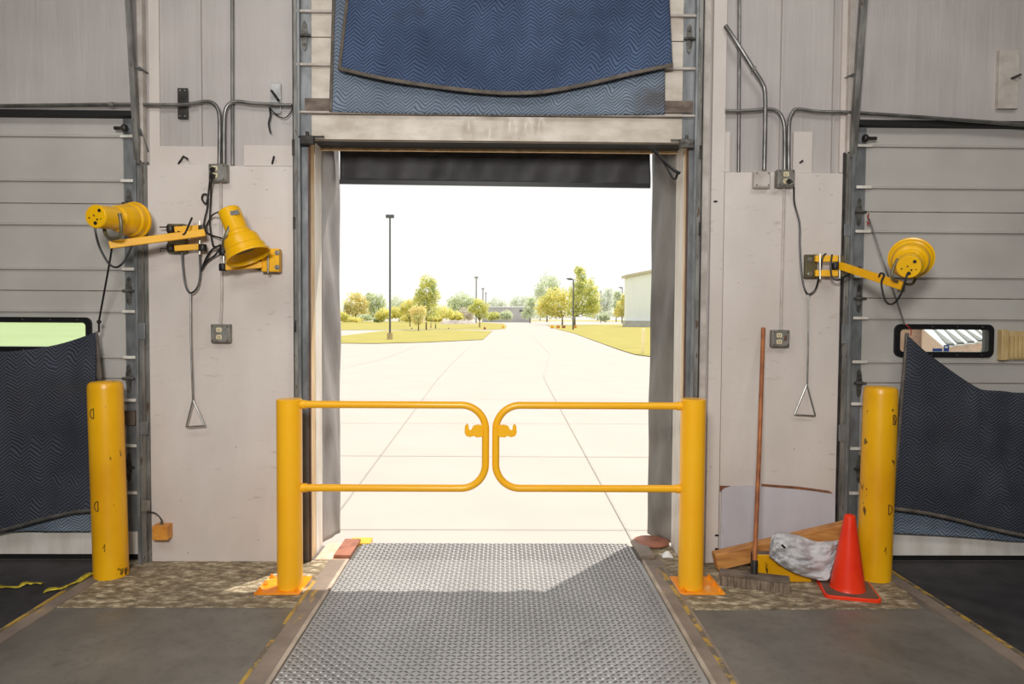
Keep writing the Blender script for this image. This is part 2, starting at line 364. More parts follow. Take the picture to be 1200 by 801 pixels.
# upper seam strips on vinyl
for i, (a, b, y0, y1, mm) in enumerate(((177,189,-200,194,'board'), (189,205,172,195,'board'), (186,256,172,195,'board'), (287,344,171,195,'board'), (235,238,-200,172,'vinyl'),
        (928,950,155,203,'board'), (848,854,155,202,'board'), (912,915,-200,202,'vinyl'), (973,975,-200,203,'vinyl'), (982,988,-200,203,'board'))):
    a3, b3 = P(a, 195), P(b, 195)
    struct('trim_%d' % (6+i), MB().box(a3.x, b3.x, -.012-.0006*i, 0, zt((a+b)/2, y1), min(ZC, zt((a+b)/2, y0))), M[mm], ['painted corner batten', 'short cream patch board', 'cream patch board under the black plate', 'cream patch board under the foil plate', 'vertical vinyl seam', 'cream patch board beside right outlet', 'thin cream patch strip beside the post', 'vertical vinyl seam over right outlet', 'second vinyl seam near right door', 'cream corner batten by right door'][i], 'trim')

# ================================================================== SECTIONAL DOORS
def hinge(par, px, py, Y, w=11, h=34):
    c = P(px, py, Y); g = .0052
    m = MB(); m.box(c.x-w*g/2, c.x+w*g/2, Y-.006, Y, c.z-.008, c.z+.008)
    m.prism([(c.x-.02, Y, c.z), (c.x+.02, Y, c.z), (c.x+.012, Y, c.z+.075), (c.x, Y, c.z+.09), (c.x-.012, Y, c.z+.075)], (0,-.004,0))
    m.prism([(c.x-.02, Y, c.z), (c.x+.02, Y, c.z), (c.x+.012, Y, c.z-.075), (c.x, Y, c.z-.09), (c.x-.012, Y, c.z-.075)], (0,-.004,0))
    m.tube([(c.x-.035, Y-.012, c.z), (c.x+.04, Y-.012, c.z)], .008, 8)
    for dz in (.05, -.05): m.lathe([(.006,0),(.006,.008)], (c.x, Y-.003, c.z+dz), (0,-1,0), 8)
    h_ = obj('hinge', m, M['hinge'], par); return h_
def side_door(name, x0, x1, ztop, joints, ribs, stile, left, label, win, pxr):
    root = bpy.data.objects.new(name, None); C.objects.link(root); root.location = ((x0+x1)/2, .03, 0); root['_w'] = tuple(root.location)
    root['kind'] = 'structure'; root['label'] = label; root['category'] = 'door'
    Yd = .03; zs = [ztop] + [P(pxr, j, Yd).z for j in joints] + [.09]
    wx0, wx1, wz0, wz1 = win
    for a, b in zip(zs, zs[1:]):
        m = MB(); g = .0
        if wz0 > b and wz1 < a:
            m.box(x0, x1, Yd, Yd+.04, b+g, wz0); m.box(x0, x1, Yd, Yd+.04, wz1, a-g); m.box(x0, wx0, Yd, Yd+.04, wz0, wz1); m.box(wx1, x1, Yd, Yd+.04, wz0, wz1)
        else: m.box(x0, x1, Yd, Yd+.04, b+g, a-g)
        for r in ribs:
            z = P(pxr, r, Yd).z
            if b < z < a:
                m.prism([(x0+.03, Yd, z+.012), (x0+.03, Yd-.016, z+.004), (x0+.03, Yd-.016, z-.004), (x0+.03, Yd-.003, z-.007), (x0+.03, Yd, z-.007)], (x1-x0-.06, 0, 0))
        obj('door_section', m, M['door'], root)
        if b > .1: obj('section_joint', MB().box(x0, x1, Yd-.0008, Yd+.001, b-.003, b+.003), M['stain'], root)
    # steel end stile
    s0, s1 = stile; m = MB(); m.box(s0, s1, Yd-.006, Yd, .1, ztop-.02); obj('end_stile', m, M['galv'], root)
    for r in ribs:
        z = P(pxr, r, Yd).z
        obj('rib_end', MB().box(s0-.01 if left else s0-.0, s1 if left else s1+.03, Yd-.026, Yd-.016, z-.009, z+.009), M['whitetrim'], root, bevel=.002)
    for j in joints: hinge(root, (P2x((s0+s1)/2)), j + (0), Yd-.008)
    # bottom rail and seal
    obj('bottom_rail', MB().box(x0, x1, Yd-.02, Yd+.05, .035, .175), M['whitetrim'], root, bevel=.004)
    obj('bottom_seal', MB().box(x0, x1, Yd-.005, Yd+.04, .0, .036), M['matte'], root)
    obj('header_rail', MB().box(x0, x1, -.03, Yd+.04, ztop-.03, ztop+.002), M['matte'], root)
    return root
def P2x(X):   # photo column of a world x on the wall plane near eye level
    v = Vector((X, 0, EYE)) - cam_pos; return 600 + FPX*v.dot(rt)/v.dot(fw)
LJ, LR = [238.5, 340.5, 443, 547], [160, 212, 263, 315, 364.5, 418, 468, 521, 576]
RJ, RRb = [248.5, 349.5, 448.5, 549], [172, 220.5, 272, 324.5, 373, 424, 473, 525, 577]
lw0, lw1 = P(-110, 376, .03), P(103, 407, .03)
rw0, rw1 = P(1053, 385, .03), P(1157, 413, .03)
LD = side_door('door_1', ldx0, ldx1, ldz, LJ, LR, (P(145,400).x, P(158,400).x), True, 'closed off-white ribbed overhead dock door on the left', (lw0.x, lw1.x, lw1.z, lw0.z), 100)
RD = side_door('door_2', rdx0, rdx1, rdz, RJ, RRb, (P(1000,400).x, P(1012,400).x), False, 'closed off-white ribbed overhead dock door on the right', (rw0.x, rw1.x, rw1.z, rw0.z), 1080)
def door_window(par, a, b, name):
    x0, x1, z0, z1 = a.x, b.x, b.z, a.z; g = .03; Yd = .03
    o, i = rrect(x0-g, x1+g, z0-g, z1+g, .04), rrect(x0+.004, x1-.004, z0+.004, z1-.004, .02); n = len(o); m = MB(); bm = m.bm
    R = [[bm.verts.new((p[0], Y, p[1])) for p in ring] for ring, Y in ((o, Yd), (o, Yd-.016), (i, Yd-.016), (i, Yd+.045))]
    for A, B in zip(R, R[1:]):
        for k in range(n): bm.faces.new((A[k], A[(k+1) % n], B[(k+1) % n], B[k]))
    fr = obj('window_frame', m, M['blackpl'], par)
    nx = int((x1-x0)/.17)
    for k in range(nx+1):
        for z in (z0-g/2, z1+g/2): obj('screw', MB().lathe([(.0035,0),(.0035,.003)], (x0+(x1-x0)*(k+.3)/(nx+.6), Yd-.0155, z), (0,-1,0), 6), M['bolt'], fr)
    obj('pane', MB().box(x0, x1, Yd+.018, Yd+.022, z0, z1), M['pane'], fr)
    return fr
door_window(LD, lw0, lw1, 'l'); rwf = door_window(RD, rw0, rw1, 'r')
a, b = P(1093, 408, .045), P(1104, 411.5, .045); obj('window_sticker', MB().box(a.x, b.x, .044, .046, b.z, a.z), M['blue'], rwf)
a, b = P(1106, 404, .045), P(1112, 411.5, .045); obj('window_sticker', MB().box(a.x, b.x, .044, .046, b.z, a.z), M['blue'], rwf)
a, b = P(1107, 405.5, .0435), P(1110.5, 407.5, .0435); obj('sticker_emblem', MB().box(a.x, b.x, .042, .0435, b.z, a.z), M['white'], rwf)
# black base of the side door and floor gap
for dr_, px_, py_, sg in ((LD,146,150,1), (RD,1014,162,-1)):
    rl = obj('top_roller', MB().tube([P(px_-12*(sg>0),py_,-.03), P(px_+12*(sg<0)+1,py_,-.03)], .011, 8), M['darksteel'], dr_)
    obj('roller_wheel', MB().lathe([(.02,-.012),(.024,-.006),(.024,.006),(.02,.012)], P(px_,py_,-.035), (1,0,0), 14), M['darksteel'], rl)
# raised centre door
Yc = -.05
x0, x1 = P(357,200,Yc).x, P(812,200,Yc).x
cd3 = bpy.data.objects.new('door_3', None); C.objects.link(cd3); cd3.location = ((x0+x1)/2, Yc, P(580,164,Yc).z); cd3['_w'] = tuple(cd3.location)
cd3['kind'] = 'structure'; cd3['label'] = 'raised cream overhead door above the open doorway'; cd3['category'] = 'door'
zb = P(580,165,Yc).z; zj = [zb, P(580,136,Yc).z, P(580,46,Yc).z, ZC-.05]
m = MB()
def dent(u, v):
    x = x0+(x1-x0)*u; z = zj[0]+(zj[1]-.004-zj[0])*v; y = Yc
    for cx, w in ((.42,.010), (.475,.012), (.525,.010), (.565,.012), (.60,.008)):
        d = (u-cx)/w; y += .014*math.exp(-d*d)*math.sin(PI*v)*(1 if cx != .475 else -.8)
    return Vector((x, y, z))
m.grid(dent, 240, 8); m.box(x0, x1, Yc+.03, Yc+.04, zj[0], zj[1]); obj('door_section', m, M['doorwarm'], cd3)
for a, b in zip(zj[1:], zj[2:]): obj('door_section', MB().box(x0, x1, Yc, Yc+.035, a+.003, b-.003), M['doorwarm'], cd3)
for py in (17, 79):
    z = P(580,py,Yc).z; obj('door_rib', MB().box(P(348,py,Yc).x, P(818,py,Yc).x, Yc-.022, Yc, z-.008, z+.008), M['pconduit'], cd3, bevel=.003)
z = P(580,134.5,Yc).z; obj('door_rib', MB().box(P(350,134,Yc).x, P(816,134,Yc).x, Yc-.026, Yc, z-.007, z+.006), M['pconduit'], cd3, bevel=.003)
obj('timber_rail', MB().pbox(357,388,115,130,Yc-.02,Yc), M['stain'], cd3); obj('timber_rail', MB().pbox(777,812,118,132,Yc-.02,Yc), M['stain'], cd3)
for a, b in ((350,365), (800,814)): obj('end_stile', MB().box(P(a,100,Yc).x, P(b,100,Yc).x, Yc-.006, Yc, zj[0], ZC-.05), M['galv'], cd3)
for px, py in ((357,42), (808,46)): hinge(cd3, px+(0), py, Yc-.008)
for px0, px1, py, mm in ((350,380,160,'darksteel'), (786,814,164,'hinge')):
    m = MB(); m.tube([P(px0,py,Yc-.03), P(px1,py,Yc-.03)], .006, 8); a = P((px0*2+px1)/3 if px0 < 500 else (px0+2*px1)/3, py, Yc-.03)
    m.box(a.x-.04, a.x+.04, Yc-.04, Yc-.006, a.z-.045, a.z+.005); m.tube([a+Vector((0,0,0)), a+Vector((0,0,.03))], .01, 8); obj('bottom_roller', m, M[mm], cd3, bevel=.002)
# steel and timber lining of the open doorway
zj3 = zt(580,166)
def lining(i, a, b, Y0, Y1, mm, lab, ztop=None, py=400):
    struct('trim_%d' % i, MB().box(P(a,py,Y0).x, P(b,py,Y0).x, Y0, Y1, 0, ztop or zj3+.05), M[mm], lab, 'jamb', bevel=.001)
lining(20, 352, 362, -.02, 0, 'galv', 'galvanised steel jamb left of the open doorway')
lining(21, 361.5, 363.5, -.024, .0, 'brown', 'dark brown jamb edge left of the open doorway')
def reveal(i, x0, x1, Y0, Y1, mm, lab): struct('trim_%d' % i, MB().box(x0, x1, Y0, Y1, 0, cdz), M[mm], lab, 'jamb')
reveal(22, cdx0, cdx0+.004, -.001, .13, 'jambwood', 'pale timber jamb left of the open doorway'); reveal(23, cdx0, cdx0+.007, .13, WT, 'whitetrim', 'sunlit white jamb left of the open doorway')
lining(24, 804, 812, -.02, 0, 'galv', 'galvanised steel jamb right of the open doorway')
lining(25, 802.3, 804, -.024, -.0, 'brown', 'red brown jamb edge right of the open doorway')
reveal(26, cdx1-.004, cdx1, -.001, .10, 'jambwood', 'grey timber jamb right of the open doorway'); reveal(27, cdx1-.007, cdx1, .10, WT, 'whitetrim', 'sunlit white jamb right of the open doorway')
struct('trim_28', MB().box(cdx0, cdx1, .0, WT, cdz-.012, cdz+.0), M['blackpl'], 'black head beam across the top of the open doorway', 'door head')
struct('trim_31', MB().box(cdx0, cdx1, WT-.02, WT+.01, cdz-.026, cdz-.012), M['jambwood'], 'thin timber edge under the black head beam', 'door head')
struct('trim_29', MB().box(cdx0, cdx1, WT+.002, .45, cdz+.02, cdz+.3), M['blackpl'], 'unseen black block above the open doorway, added to stop a light leak', 'door head')  # added outside, hidden from view, to stop sun passing over the curtain
# ------------------------------------------------------------------ tracks
def track(label, base, parts):
    t = thing('door_track', base, label, 'track', None)
    for nm, mb, mm in parts: obj(nm, mb, M[mm], t, bevel=.0015)
    return t
def vert(px0, px1, Y0, Y1, z0, z1, py=420): return MB().box(P(px0,py,Y0).x, P(px1,py,Y0).x, Y0, Y1, z0, z1)
zl = zt(165,190)
track('weathered steel door track between left door and cream board', (P(166,400).x, -.04, 0), [
  ('track_channel', vert(161.5, 169, -.05, -.02, 0, zl), 'track'), ('track_lip', vert(158.5,161.5,-.07,0,0,zl), 'galv'),
  ('backing_angle', vert(169,174.5,-.03,0,0,zl), 'track'), ('splice_plate', vert(162,170,-.056,-.05,P(166,382).z-.08,P(166,382).z+.02), 'galv'),
  ('splice_plate', vert(163,172,-.056,-.05,P(166,500).z-.04,P(166,500).z+.04), 'galv'), ('mounting_plate', vert(163,173,-.06,-.05,P(168,596).z,P(168,583).z), 'bxsteel'),
  ('upper_track', MB().beam(P(161.5,192,-.05), P(146,-90,-.22), .030, .035, (0,1,0)), 'track'),
  ('upper_angle', MB().box(P(166,100).x, P(172,100).x, -.05, 0, zt(168,192), ZC), 'pconduit'),
  ('strut', MB().beam(P(160,78,-.12), P(172,86,0), .035, .006), 'galv'), ('strut', MB().beam(P(162,150,-.07), P(172,178,0), .03, .006), 'galv')])
zr = zt(1000,180)
track('weathered steel door track between cream board and right door', (P(993,400).x, -.04, 0), [
  ('track_channel', vert(987.5, 994, -.05, -.02, 0, zr), 'track'), ('track_lip', vert(994,997.5,-.07,0,0,zr), 'galv'),
  ('backing_angle', vert(983.5,987.5,-.03,0,0,zr), 'darksteel'), ('splice_plate', vert(986,994,-.056,-.05,P(990,278).z,P(990,264).z), 'galv'),
  ('splice_plate', vert(986,994,-.056,-.05,P(990,402).z,P(990,380).z), 'galv'), ('splice_plate', vert(985,993,-.056,-.05,P(990,515).z,P(990,496).z), 'galv'),
  ('upper_track', MB().beam(P(999,185,-.05), P(1018,-90,-.22), .038, .035, (0,1,0)), 'track'),
  ('upper_angle', MB().box(P(990,100).x, P(996,100).x, -.05, 0, zt(994,182), ZC), 'pconduit'),
  ('strut', MB().beam(P(1003,86,-.12), P(991,92,0), .035, .006), 'galv'), ('strut', MB().beam(P(1000,168,-.07), P(994,186,0), .03, .006), 'galv')])
track('dark steel door track on the left side of the open doorway', (P(346,400).x, -.05, 0), [
  ('track_channel', vert(344.5, 349, -.07, -.02, 0, ZC, 300), 'track'), ('track_lip', vert(349,352,-.08,-.06,0,ZC,300), 'galv'), ('track_edge', vert(343.5,344.8,-.072,-.0,0,ZC,300), 'darksteel'),
  ('wall_clip', MB().pbox(342,345,163,182,-.075,-.02), 'darksteel'), ('wall_clip', MB().pbox(343,346,254,268,-.075,-.02), 'darksteel'), ('wall_clip', MB().pbox(344,347,375,389,-.075,-.02), 'darksteel')])
track('steel door track on the right side of the open doorway', (P(818,400).x, -.05, 0), [
  ('track_channel', vert(815, 820, -.07, -.02, 0, ZC, 300), 'track'), ('track_lip', vert(812,815,-.08,-.06,0,ZC,300), 'galv'), ('track_edge', vert(820,821.4,-.072,0,0,ZC,300), 'darksteel'),
  ('web_plate', vert(821.4,829,-.007,-.001,0,ZC,300), 'pconduit'),
  ('wall_clip', MB().pbox(820,823,170,186,-.075,-.02), 'darksteel'), ('wall_clip', MB().pbox(819,822,260,276,-.075,-.02), 'darksteel')])
# ------------------------------------------------------------------ dock seal curtains
def seal(label, pa, pb, Ya, Yb, py0, py1, mat):
    m = MB()
    A0, B0 = P(pa, 400, Ya), P(pb, 400, Yb); zt_, zb_ = cdz+.15, .02
    def fn(u, v):
        p = A0.lerp(B0, u); z = zb_+(zt_-zb_)*v
        return Vector((p.x + .012*math.sin(7*z+5*u)*math.sin(PI*u)+ .01*noise.noise(Vector((u*3, z*2.2+pa, 0))), p.y, z))
    m.grid(fn, 14, 90); o = obj('dock_seal_curtain', m, M[mat], solid=.02); return tag(o, label, 'dock seal')
seal('grey vinyl side curtain on the left of the open doorway', 375.5, 397, .295, .50, 0, 0, 'vinylgrey')
seal('grey vinyl side curtain on the right of the open doorway', 791.5, 763, .295, .50, 0, 0, 'vinylmid')
def hc(u, v):
    px = 398+(762-398)*u; py = 171+u*2+(212+5*u-171)*(v)
    p = P(px, py, .46); p.y += .012*math.sin(u*46+v*2)+.014*noise.noise(Vector((u*14, v*2, 3)))*1.; return p
hcur = obj('head_curtain', MB().grid(hc, 120, 8), M['vinylblk'], solid=.012); tag(hcur, 'black vinyl head curtain hanging across the top of the doorway', 'curtain')
obj('hem', MB().beam(P(398,213,.445), P(762,218,.445), .02, .028), M['blackpl'], hcur)
tg = thing('torn_strap', P(790,176,.0), 'torn black strap hanging at the top right doorway corner', 'strap')
obj('strap_strip', MB().tube([P(765,176,.0), P(776,186,-.02), P(788,198,-.03), P(797,203,-.03)], .011, 6, smooth=4), M['cord'], tg)
obj('strap_strip', MB().tube([P(768,176,.0), P(779,192,-.02), P(790,210,-.03), P(794,203,-.035)], .008, 6, smooth=4), M['cord'], tg)

# ================================================================== LEVELERS
zp = .006
FL, FR = F(403,657), F(757,659)
def lev_edge(py, side):   # straight edges of the centre leveler
    return None
A0, A1 = F(403.5,661,zp), F(317,801,zp); B0, B1 = F(748.5,655,zp), F(839,801,zp)
lx = (A0.x+A1.x)/2+.013; rx = (B0.x+B1.x)/2-.013
0 and print('LEV', A0, A1, B0, B1, lx, rx)
yend = .33; yfront = -2.6; lxa, rxa = lx, rx
lev = thing('dock_leveler', ((lx+rx)/2, -1, 0), 'centre steel tread plate dock leveler leading out of the open doorway', 'dock leveler')
m = MB(); m.box(lx, rx, yfront, .0, -.05, zp); m.box(lx+.012, rx-.012, .004, yend, -.05, zp-.001)
pt = .0275; rows = int((yend-yfront)/pt); cols = int((rx-lx)/pt)
for i in range(cols):
    for j in range(rows):
        cx, cy = lx+pt*(i+.6), yfront+pt*(j+.5)
        if cx > rx-.015 or cy > yend-.01: continue
        a = math.radians(28 if (i+j) % 2 else -28); ca, sa = math.cos(a), math.sin(a); l, w, h = .0148, .0044, .0034
        q = [m.bm.verts.new((cx+ca*u-sa*v, cy+sa*u+ca*v, z)) for u, v, z in ((-l,0,zp), (0,-w,zp), (l,0,zp), (0,w,zp), (-l*.45,0,zp+h), (l*.45,0,zp+h))]
        for f in ((0,1,4), (1,5,4), (1,2,5), (2,3,5), (3,4,5), (3,0,4)): m.bm.faces.new([q[k] for k in f]).material_index = 1
obj('deck_plate', m, M['plate'], lev, sharp=20).data.materials.append(M['tread'])
def strip(pl, z=.0, t=.006): return MB().prism([Vector((p.x, p.y, z)) for p in pl], (0,0,t))
def edgeln(px0, py0, px1, py1, y): 
    a, b = F(px0,py0), F(px1,py1); k = (y-a.y)/(b.y-a.y); return Vector((a.x+(b.x-a.x)*k, y, 0))
def pk(fn, Ys): return [fn(y) for y in Ys]
c_l = obj('curb_angle', MB().box(lx-.13, lx-.012, yfront, -.0, .0, .010), M['curb'], lev, bevel=.002)
obj('paint_line', MB().box(lx-.135, lx-.115, yfront, -.35, .0, .0112), M['yelline'], c_l); obj('curb_edge', MB().box(lx-.026, lx-.006, yfront, -.0, .0, .014), M['curbedge'], c_l)
c_r = obj('curb_angle', MB().box(rx+.012, rx+.13, yfront, -.0, .0, .010), M['curb'], lev, bevel=.002)
obj('paint_line', MB().box(rx+.088, rx+.112, yfront, -.12, .0, .0112), M['yelline'], c_r); obj('curb_edge', MB().box(rx+.006, rx+.026, yfront, -.0, .0, .014), M['curbedge'], c_r)
# sills beside the lip
s1 = thing('dock_sill', (lx-.15, .14, 0), 'sunlit pinkish sill plate left of the leveler lip', 'sill')
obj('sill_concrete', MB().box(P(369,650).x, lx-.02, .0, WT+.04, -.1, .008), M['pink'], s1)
obj('steel_cap', MB().box(lx-.11, lx-.005, .02, WT+.06, .008, .03), M['rust'], s1, bevel=.003)
obj('bumper_cap', MB().box(lx-.08, lx+.06, .30, .42, -.25, .012), M['bollard'], s1, bevel=.003)
s2 = thing('dock_sill', (rx+.15, .14, 0), 'shaded sill plate right of the leveler lip with rusty cap', 'sill')
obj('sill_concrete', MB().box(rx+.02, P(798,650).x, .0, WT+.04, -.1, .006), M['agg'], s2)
obj('steel_cap', MB().box(rx+.005, rx+.10, .02, WT+.06, .006, .03), M['curb'], s2, bevel=.003)
obj('rust_plate', MB().lathe([(.12,0),(.12,.008),(.10,.014)], (rx+.14, .31, .02), (0,0,1), 20), M['rust'], s2)
m = MB().grid(lambda u, v: Vector((rx+.19+.07*(u-.5), .07+.06*(v-.5), .008+.03*math.sin(PI*u)*math.sin(PI*v)*(1+.6*noise.noise(Vector((u*5,v*5,0)))))), 10, 8)
tag(obj('paper_scrap', m, M['white'], solid=.002), 'crumpled white scrap on the sill right of the leveler', 'scrap')
# side levelers
def side_lev(label, pts, line0, line1, sgn):
    t = thing('dock_leveler', pts[0], label, 'dock leveler')
    obj('deck_plate', MB().prism([Vector((p[0], p[1], .001)) for p in pts], (0,0,.004)), M['rubplate'], t)
    a, b = line0, line1
    obj('curb_line', MB().beam(Vector((a.x, a.y, .006)), Vector((b.x, b.y, .006)), .022, .006), M['yelline'], t)
    d = Vector((sgn*.055, 0, 0)); obj('curb_angle', MB().beam(Vector((a.x, a.y, .004))+d, Vector((b.x, b.y, .004))+d, .075, .007), M['curb'], t)
    return t
la, lb = F(106,674), F(-60,778)
side_lev('dark rubber decked dock leveler by the left door', [(la.x-.03, -.0, 0), (la.x-.03, la.y, 0), (lb.x-.03, lb.y, 0), (-5, lb.y, 0), (-5, 0, 0)], Vector((la.x,-.02,0)), lb, 1)
ra, rb = F(1052,675), F(1260,808)
side_lev('dark rubber decked dock leveler by the right door', [(ra.x+.03, -.0, 0), (ra.x+.03, ra.y, 0), (rb.x+.03, rb.y, 0), (5.5, rb.y, 0), (5.5, 0, 0)], Vector((ra.x,-.02,0)), rb, -1)

# ================================================================== GATES AND BOLLARDS
def gate(label, postpx, post_r, bx, by, s, group='yellow swing gate halves'):
    # bx: world x centre of the post, s: direction of the gate (+1 to the right)
    c = F(bx, by); t = thing('safety_gate', (c.x, c.y, 0), label, 'gate', None)
    Y = c.y; H = P(bx, 467, Y-.0).z; r = post_r
    obj('post', MB().lathe([(r-.003,.012),(r,.016),(r,H-.004),(r-.004,H)], (c.x, Y, 0), (0,0,1), 40), M['gate'], t)
    px = c.x - s*.045; m = MB().box(px-.125, px+.125, Y-.09, Y+.16, .0, .014)
    bp = obj('base_plate', m, M['gateplate'], t, bevel=.003)
    for ax, ay in ((-.1,-.065), (.1,-.065), (-s*.1,.13), (-s*.10,.03)): obj('anchor_bolt', MB().lathe([(.013,0),(.013,.010),(.006,.010),(.006,.022)], (px+ax, Y+ay, .014), (0,0,1), 6), M['gateplate'], bp)
    return t, c, Y
def gate_frame(t, c, Y, s, pxs, pxe, py0, py1, R, post_r):
    z1, z0 = P((pxs+pxe)/2, py0, Y).z, P((pxs+pxe)/2, py1, Y).z; xe = P(pxe, 520, Y).x; xs = c.x + s*(post_r-.005)
    pts = [Vector((xs, Y, z1))]
    for k in range(13): a = PI/2*(1-k/12); pts.append(Vector((xe - s*R + s*R*math.cos(a), Y, z1-R+R*math.sin(a))))
    for k in range(13): a = -PI/2*(k/12); pts.append(Vector((xe - s*R + s*R*math.cos(a), Y, z0+R+R*math.sin(a))))
    pts.append(Vector((xs, Y, z0)))
    g = obj('gate_rail', MB().tube(pts, .0205, 16), M['gate'], t, sharp=50)
    for z in (z1, z0): obj('hinge_collar', MB().lathe([(.0245,0),(.0245,.03)], (xs, Y, z), (s,0,0), 20), M['gate'], t)
    # latch: base with an upturned hook
    zl_ = P(pxe, 506, Y).z; q = [(0,.045),(.03,.05),(.055,.043),(.066,.02),(.072,.015),(.080,.02),(.082,.045),(.092,.055),(.102,.04),(.104,.0),(.096,-.02),(.074,-.028),(.05,-.02),(.04,-.03),(.0,-.026)]
    x_ = xe - s*.012
    obj('latch_hook', MB().prism([(x_ - s*u, Y-.022, zl_+v*.9) for u, v in q], (0,.014,0)), M['gate'], t, bevel=.002)
tL, cL, YL = gate('yellow swing gate half hinged on the post left of the doorway', 0, .069, 340, 690, 1)
gate_frame(tL, cL, YL, 1, 355, 569, 474, 571.5, .135, .069)
tR, cR, YR = gate('yellow swing gate half hinged on the post right of the doorway', 0, .069, 809, 690, -1)
gate_frame(tR, cR, YR, -1, 796, 581, 475, 572, .135, .069)
def bollard(label, px, py, top, lean, marks):
    c = F(px, py); H = P(px, top, c.y).z; r = .0925
    t = thing('bollard', (c.x, c.y, 0), label, 'bollard', None); m = MB(); ax = Vector((lean, 0, 1))
    m.lathe([(r,.0),(r,H-.045),(r*.985,H-.028),(r*.93,H-.012),(r*.8,H-.004),(r*.4,H),(.004,H+.001)], c, ax, 44); obj('pipe_body', m, M['bollard'], t)
    for dx, py_ in marks:
        z = P(px, py_, c.y).z; pts = []
        cx = c.x+dx+lean*z; hh = .028
        def on(x, z): 
            q = x-(c.x+lean*z); return Vector((x, c.y-math.sqrt(max(0, r*r-q*q))-.0015, z))
        for k in range(9): a = -PI/2+PI*k/8; pts.append((cx+.022*math.cos(a)*marks_s, z+hh*math.sin(a)))
        loop = pts + [(cx-.002*marks_s, z+hh), (cx-.002*marks_s, z-hh)]
        obj('stencil_ring', MB().tube([on(*p) for p in loop], .0026, 6, closed=True), M['marker'], t)
    return t
marks_s = -1
bollard('dented yellow bollard in front of the left door', 130.5, 674, 446, -.018, [(-.018, 482), (-.010, 588)])
marks_s = 1
bollard('chipped yellow bollard in front of the right door', 1024, 677, 452, .012, [(.030, 489), (.022, 592)])

# ================================================================== DOCK LIGHTS
def lamp_head(t, rear, front, rr, rf, L, open_front=True, shade='lampyel'):
    rear, front = Vector(rear), Vector(front); d = (front-rear).normalized()
    m = MB(); m.lathe([(.002,0),(rr*.93,.0),(rr,.006),(rr,.012),(rr,L*.46),(rr*1.14,L*.50),(rr*1.16,L*.56),(rf*.74,L*.60),(rf*.80,L*.68),(rf*.82,L*.80),(rf*.90,L*.83),(rf*.92,L*.95),(rf,L*.96),(rf,L),(rf*.97,L),(rf*.86,L*.84),(rf*.5,L*.66),(.002,L*.64)], rear, d, 44, False, False)
    h = obj('lamp_housing', m, M[shade], t, sharp=28)
    x = d.cross(Vector((0,0,1))).normalized(); y = d.cross(x)
    for a, b, r_ in ((.45,.5,.009), (-.1,.1,.004), (.2,-.25,.005), (.0,-.55,.010), (-.55,-.1,.004), (.55,-.2,.003)):
        obj('screw_hole', MB().lathe([(r_,-.001),(r_,.003)], rear - d*.001 + (x*a+y*-b)*rr, -d, 10), M['rubber'], h)
    obj('lamp_lens', MB().lathe([(rf*.62,0),(rf*.62,.004)], rear+d*L*.80, d, 28), M['olive'], h)
    return h
def cordp(par, pts, r=.0055, name='power_cord'): return obj(name, MB().tube(pts, r, 8, smooth=6), M['cord'], par)
# -- light 1 (long arm over the left door)
t = thing('dock_light', P(238,280,-.02), 'yellow dock light on a long arm reaching over the left door', 'dock light', 'yellow swing arm dock lights')
lamp_head(t, P(111.5,253.5,-.46), P(148,257,-.23), .064, .106, .31)
hd = obj('mounting_arm', MB().beam(P(128,287,-.36), P(240,272.5,-.14), .03, .042), M['armyel'], t, bevel=.003)
obj('yoke', MB().tube([P(140,250,-.455), P(142,262,-.455), P(141,276,-.44), P(134,279,-.42), P(128,279,-.38), P(124,274,-.36), P(122,267,-.36)], .010, 8, smooth=4), M['olive'], t)
for py, py2 in ((268,271), (290,286)):
    l_ = obj('swing_link', MB().beam(P(205,py+1,-.10), P(236,py-1,-.07), .03, .034), M['armyel'], t, bevel=.002)
    for px in (199.5, 237):
        c = P(px+.5, py, -.085); obj('pivot_bearing', MB().lathe([(.021,-.020),(.024,-.014),(.024,.014),(.021,.020)], c, (0,0,1), 16), M['darksteel'], l_)
obj('pivot_pin', MB().tube([P(234,259,-.09), P(234,298,-.09)], .006, 8), M['bolt'], t)
obj('wall_plate', MB().pbox(196,216,262,296,-.07,-.02), M['olive'], t, bevel=.002)
obj('hook_rod', MB().tube([P(187,266,-.09), P(204,266,-.09), P(214,264,-.09)], .004, 6), M['darksteel'], t)
obj('hook_rod', MB().tube([P(188,295,-.09), P(188,291,-.09), P(202,291,-.09), P(226,292,-.09)], .004, 6), M['darksteel'], t)
cordp(t, [P(111,259,-.44), P(112,272,-.44), P(117,290,-.42), P(127,308,-.40), P(136,313,-.38), P(144,308,-.35), P(150,298,-.33), P(155,286,-.31)], .006)
cordp(t, [P(209,271,-.19), P(212,275,-.2), P(217,273,-.2), P(221,264,-.17), P(225,255,-.14)], .006)
cordp(t, [P(213,291,-.07), P(214,310,-.07), P(217,333,-.07), P(223,343,-.07), P(231,337,-.07), P(234.5,322,-.06), P(234,300,-.06), P(234,293,-.06)], .0058)
cordp(t, [P(251,198,-.085), P(247,202,-.095), P(245,220,-.05), P(242,238,-.04), P(237,234,-.04), P(238,228,-.05), P(243,229,-.05), P(243,243,-.04), P(240,256,-.05), P(238,268,-.07)], .0055)
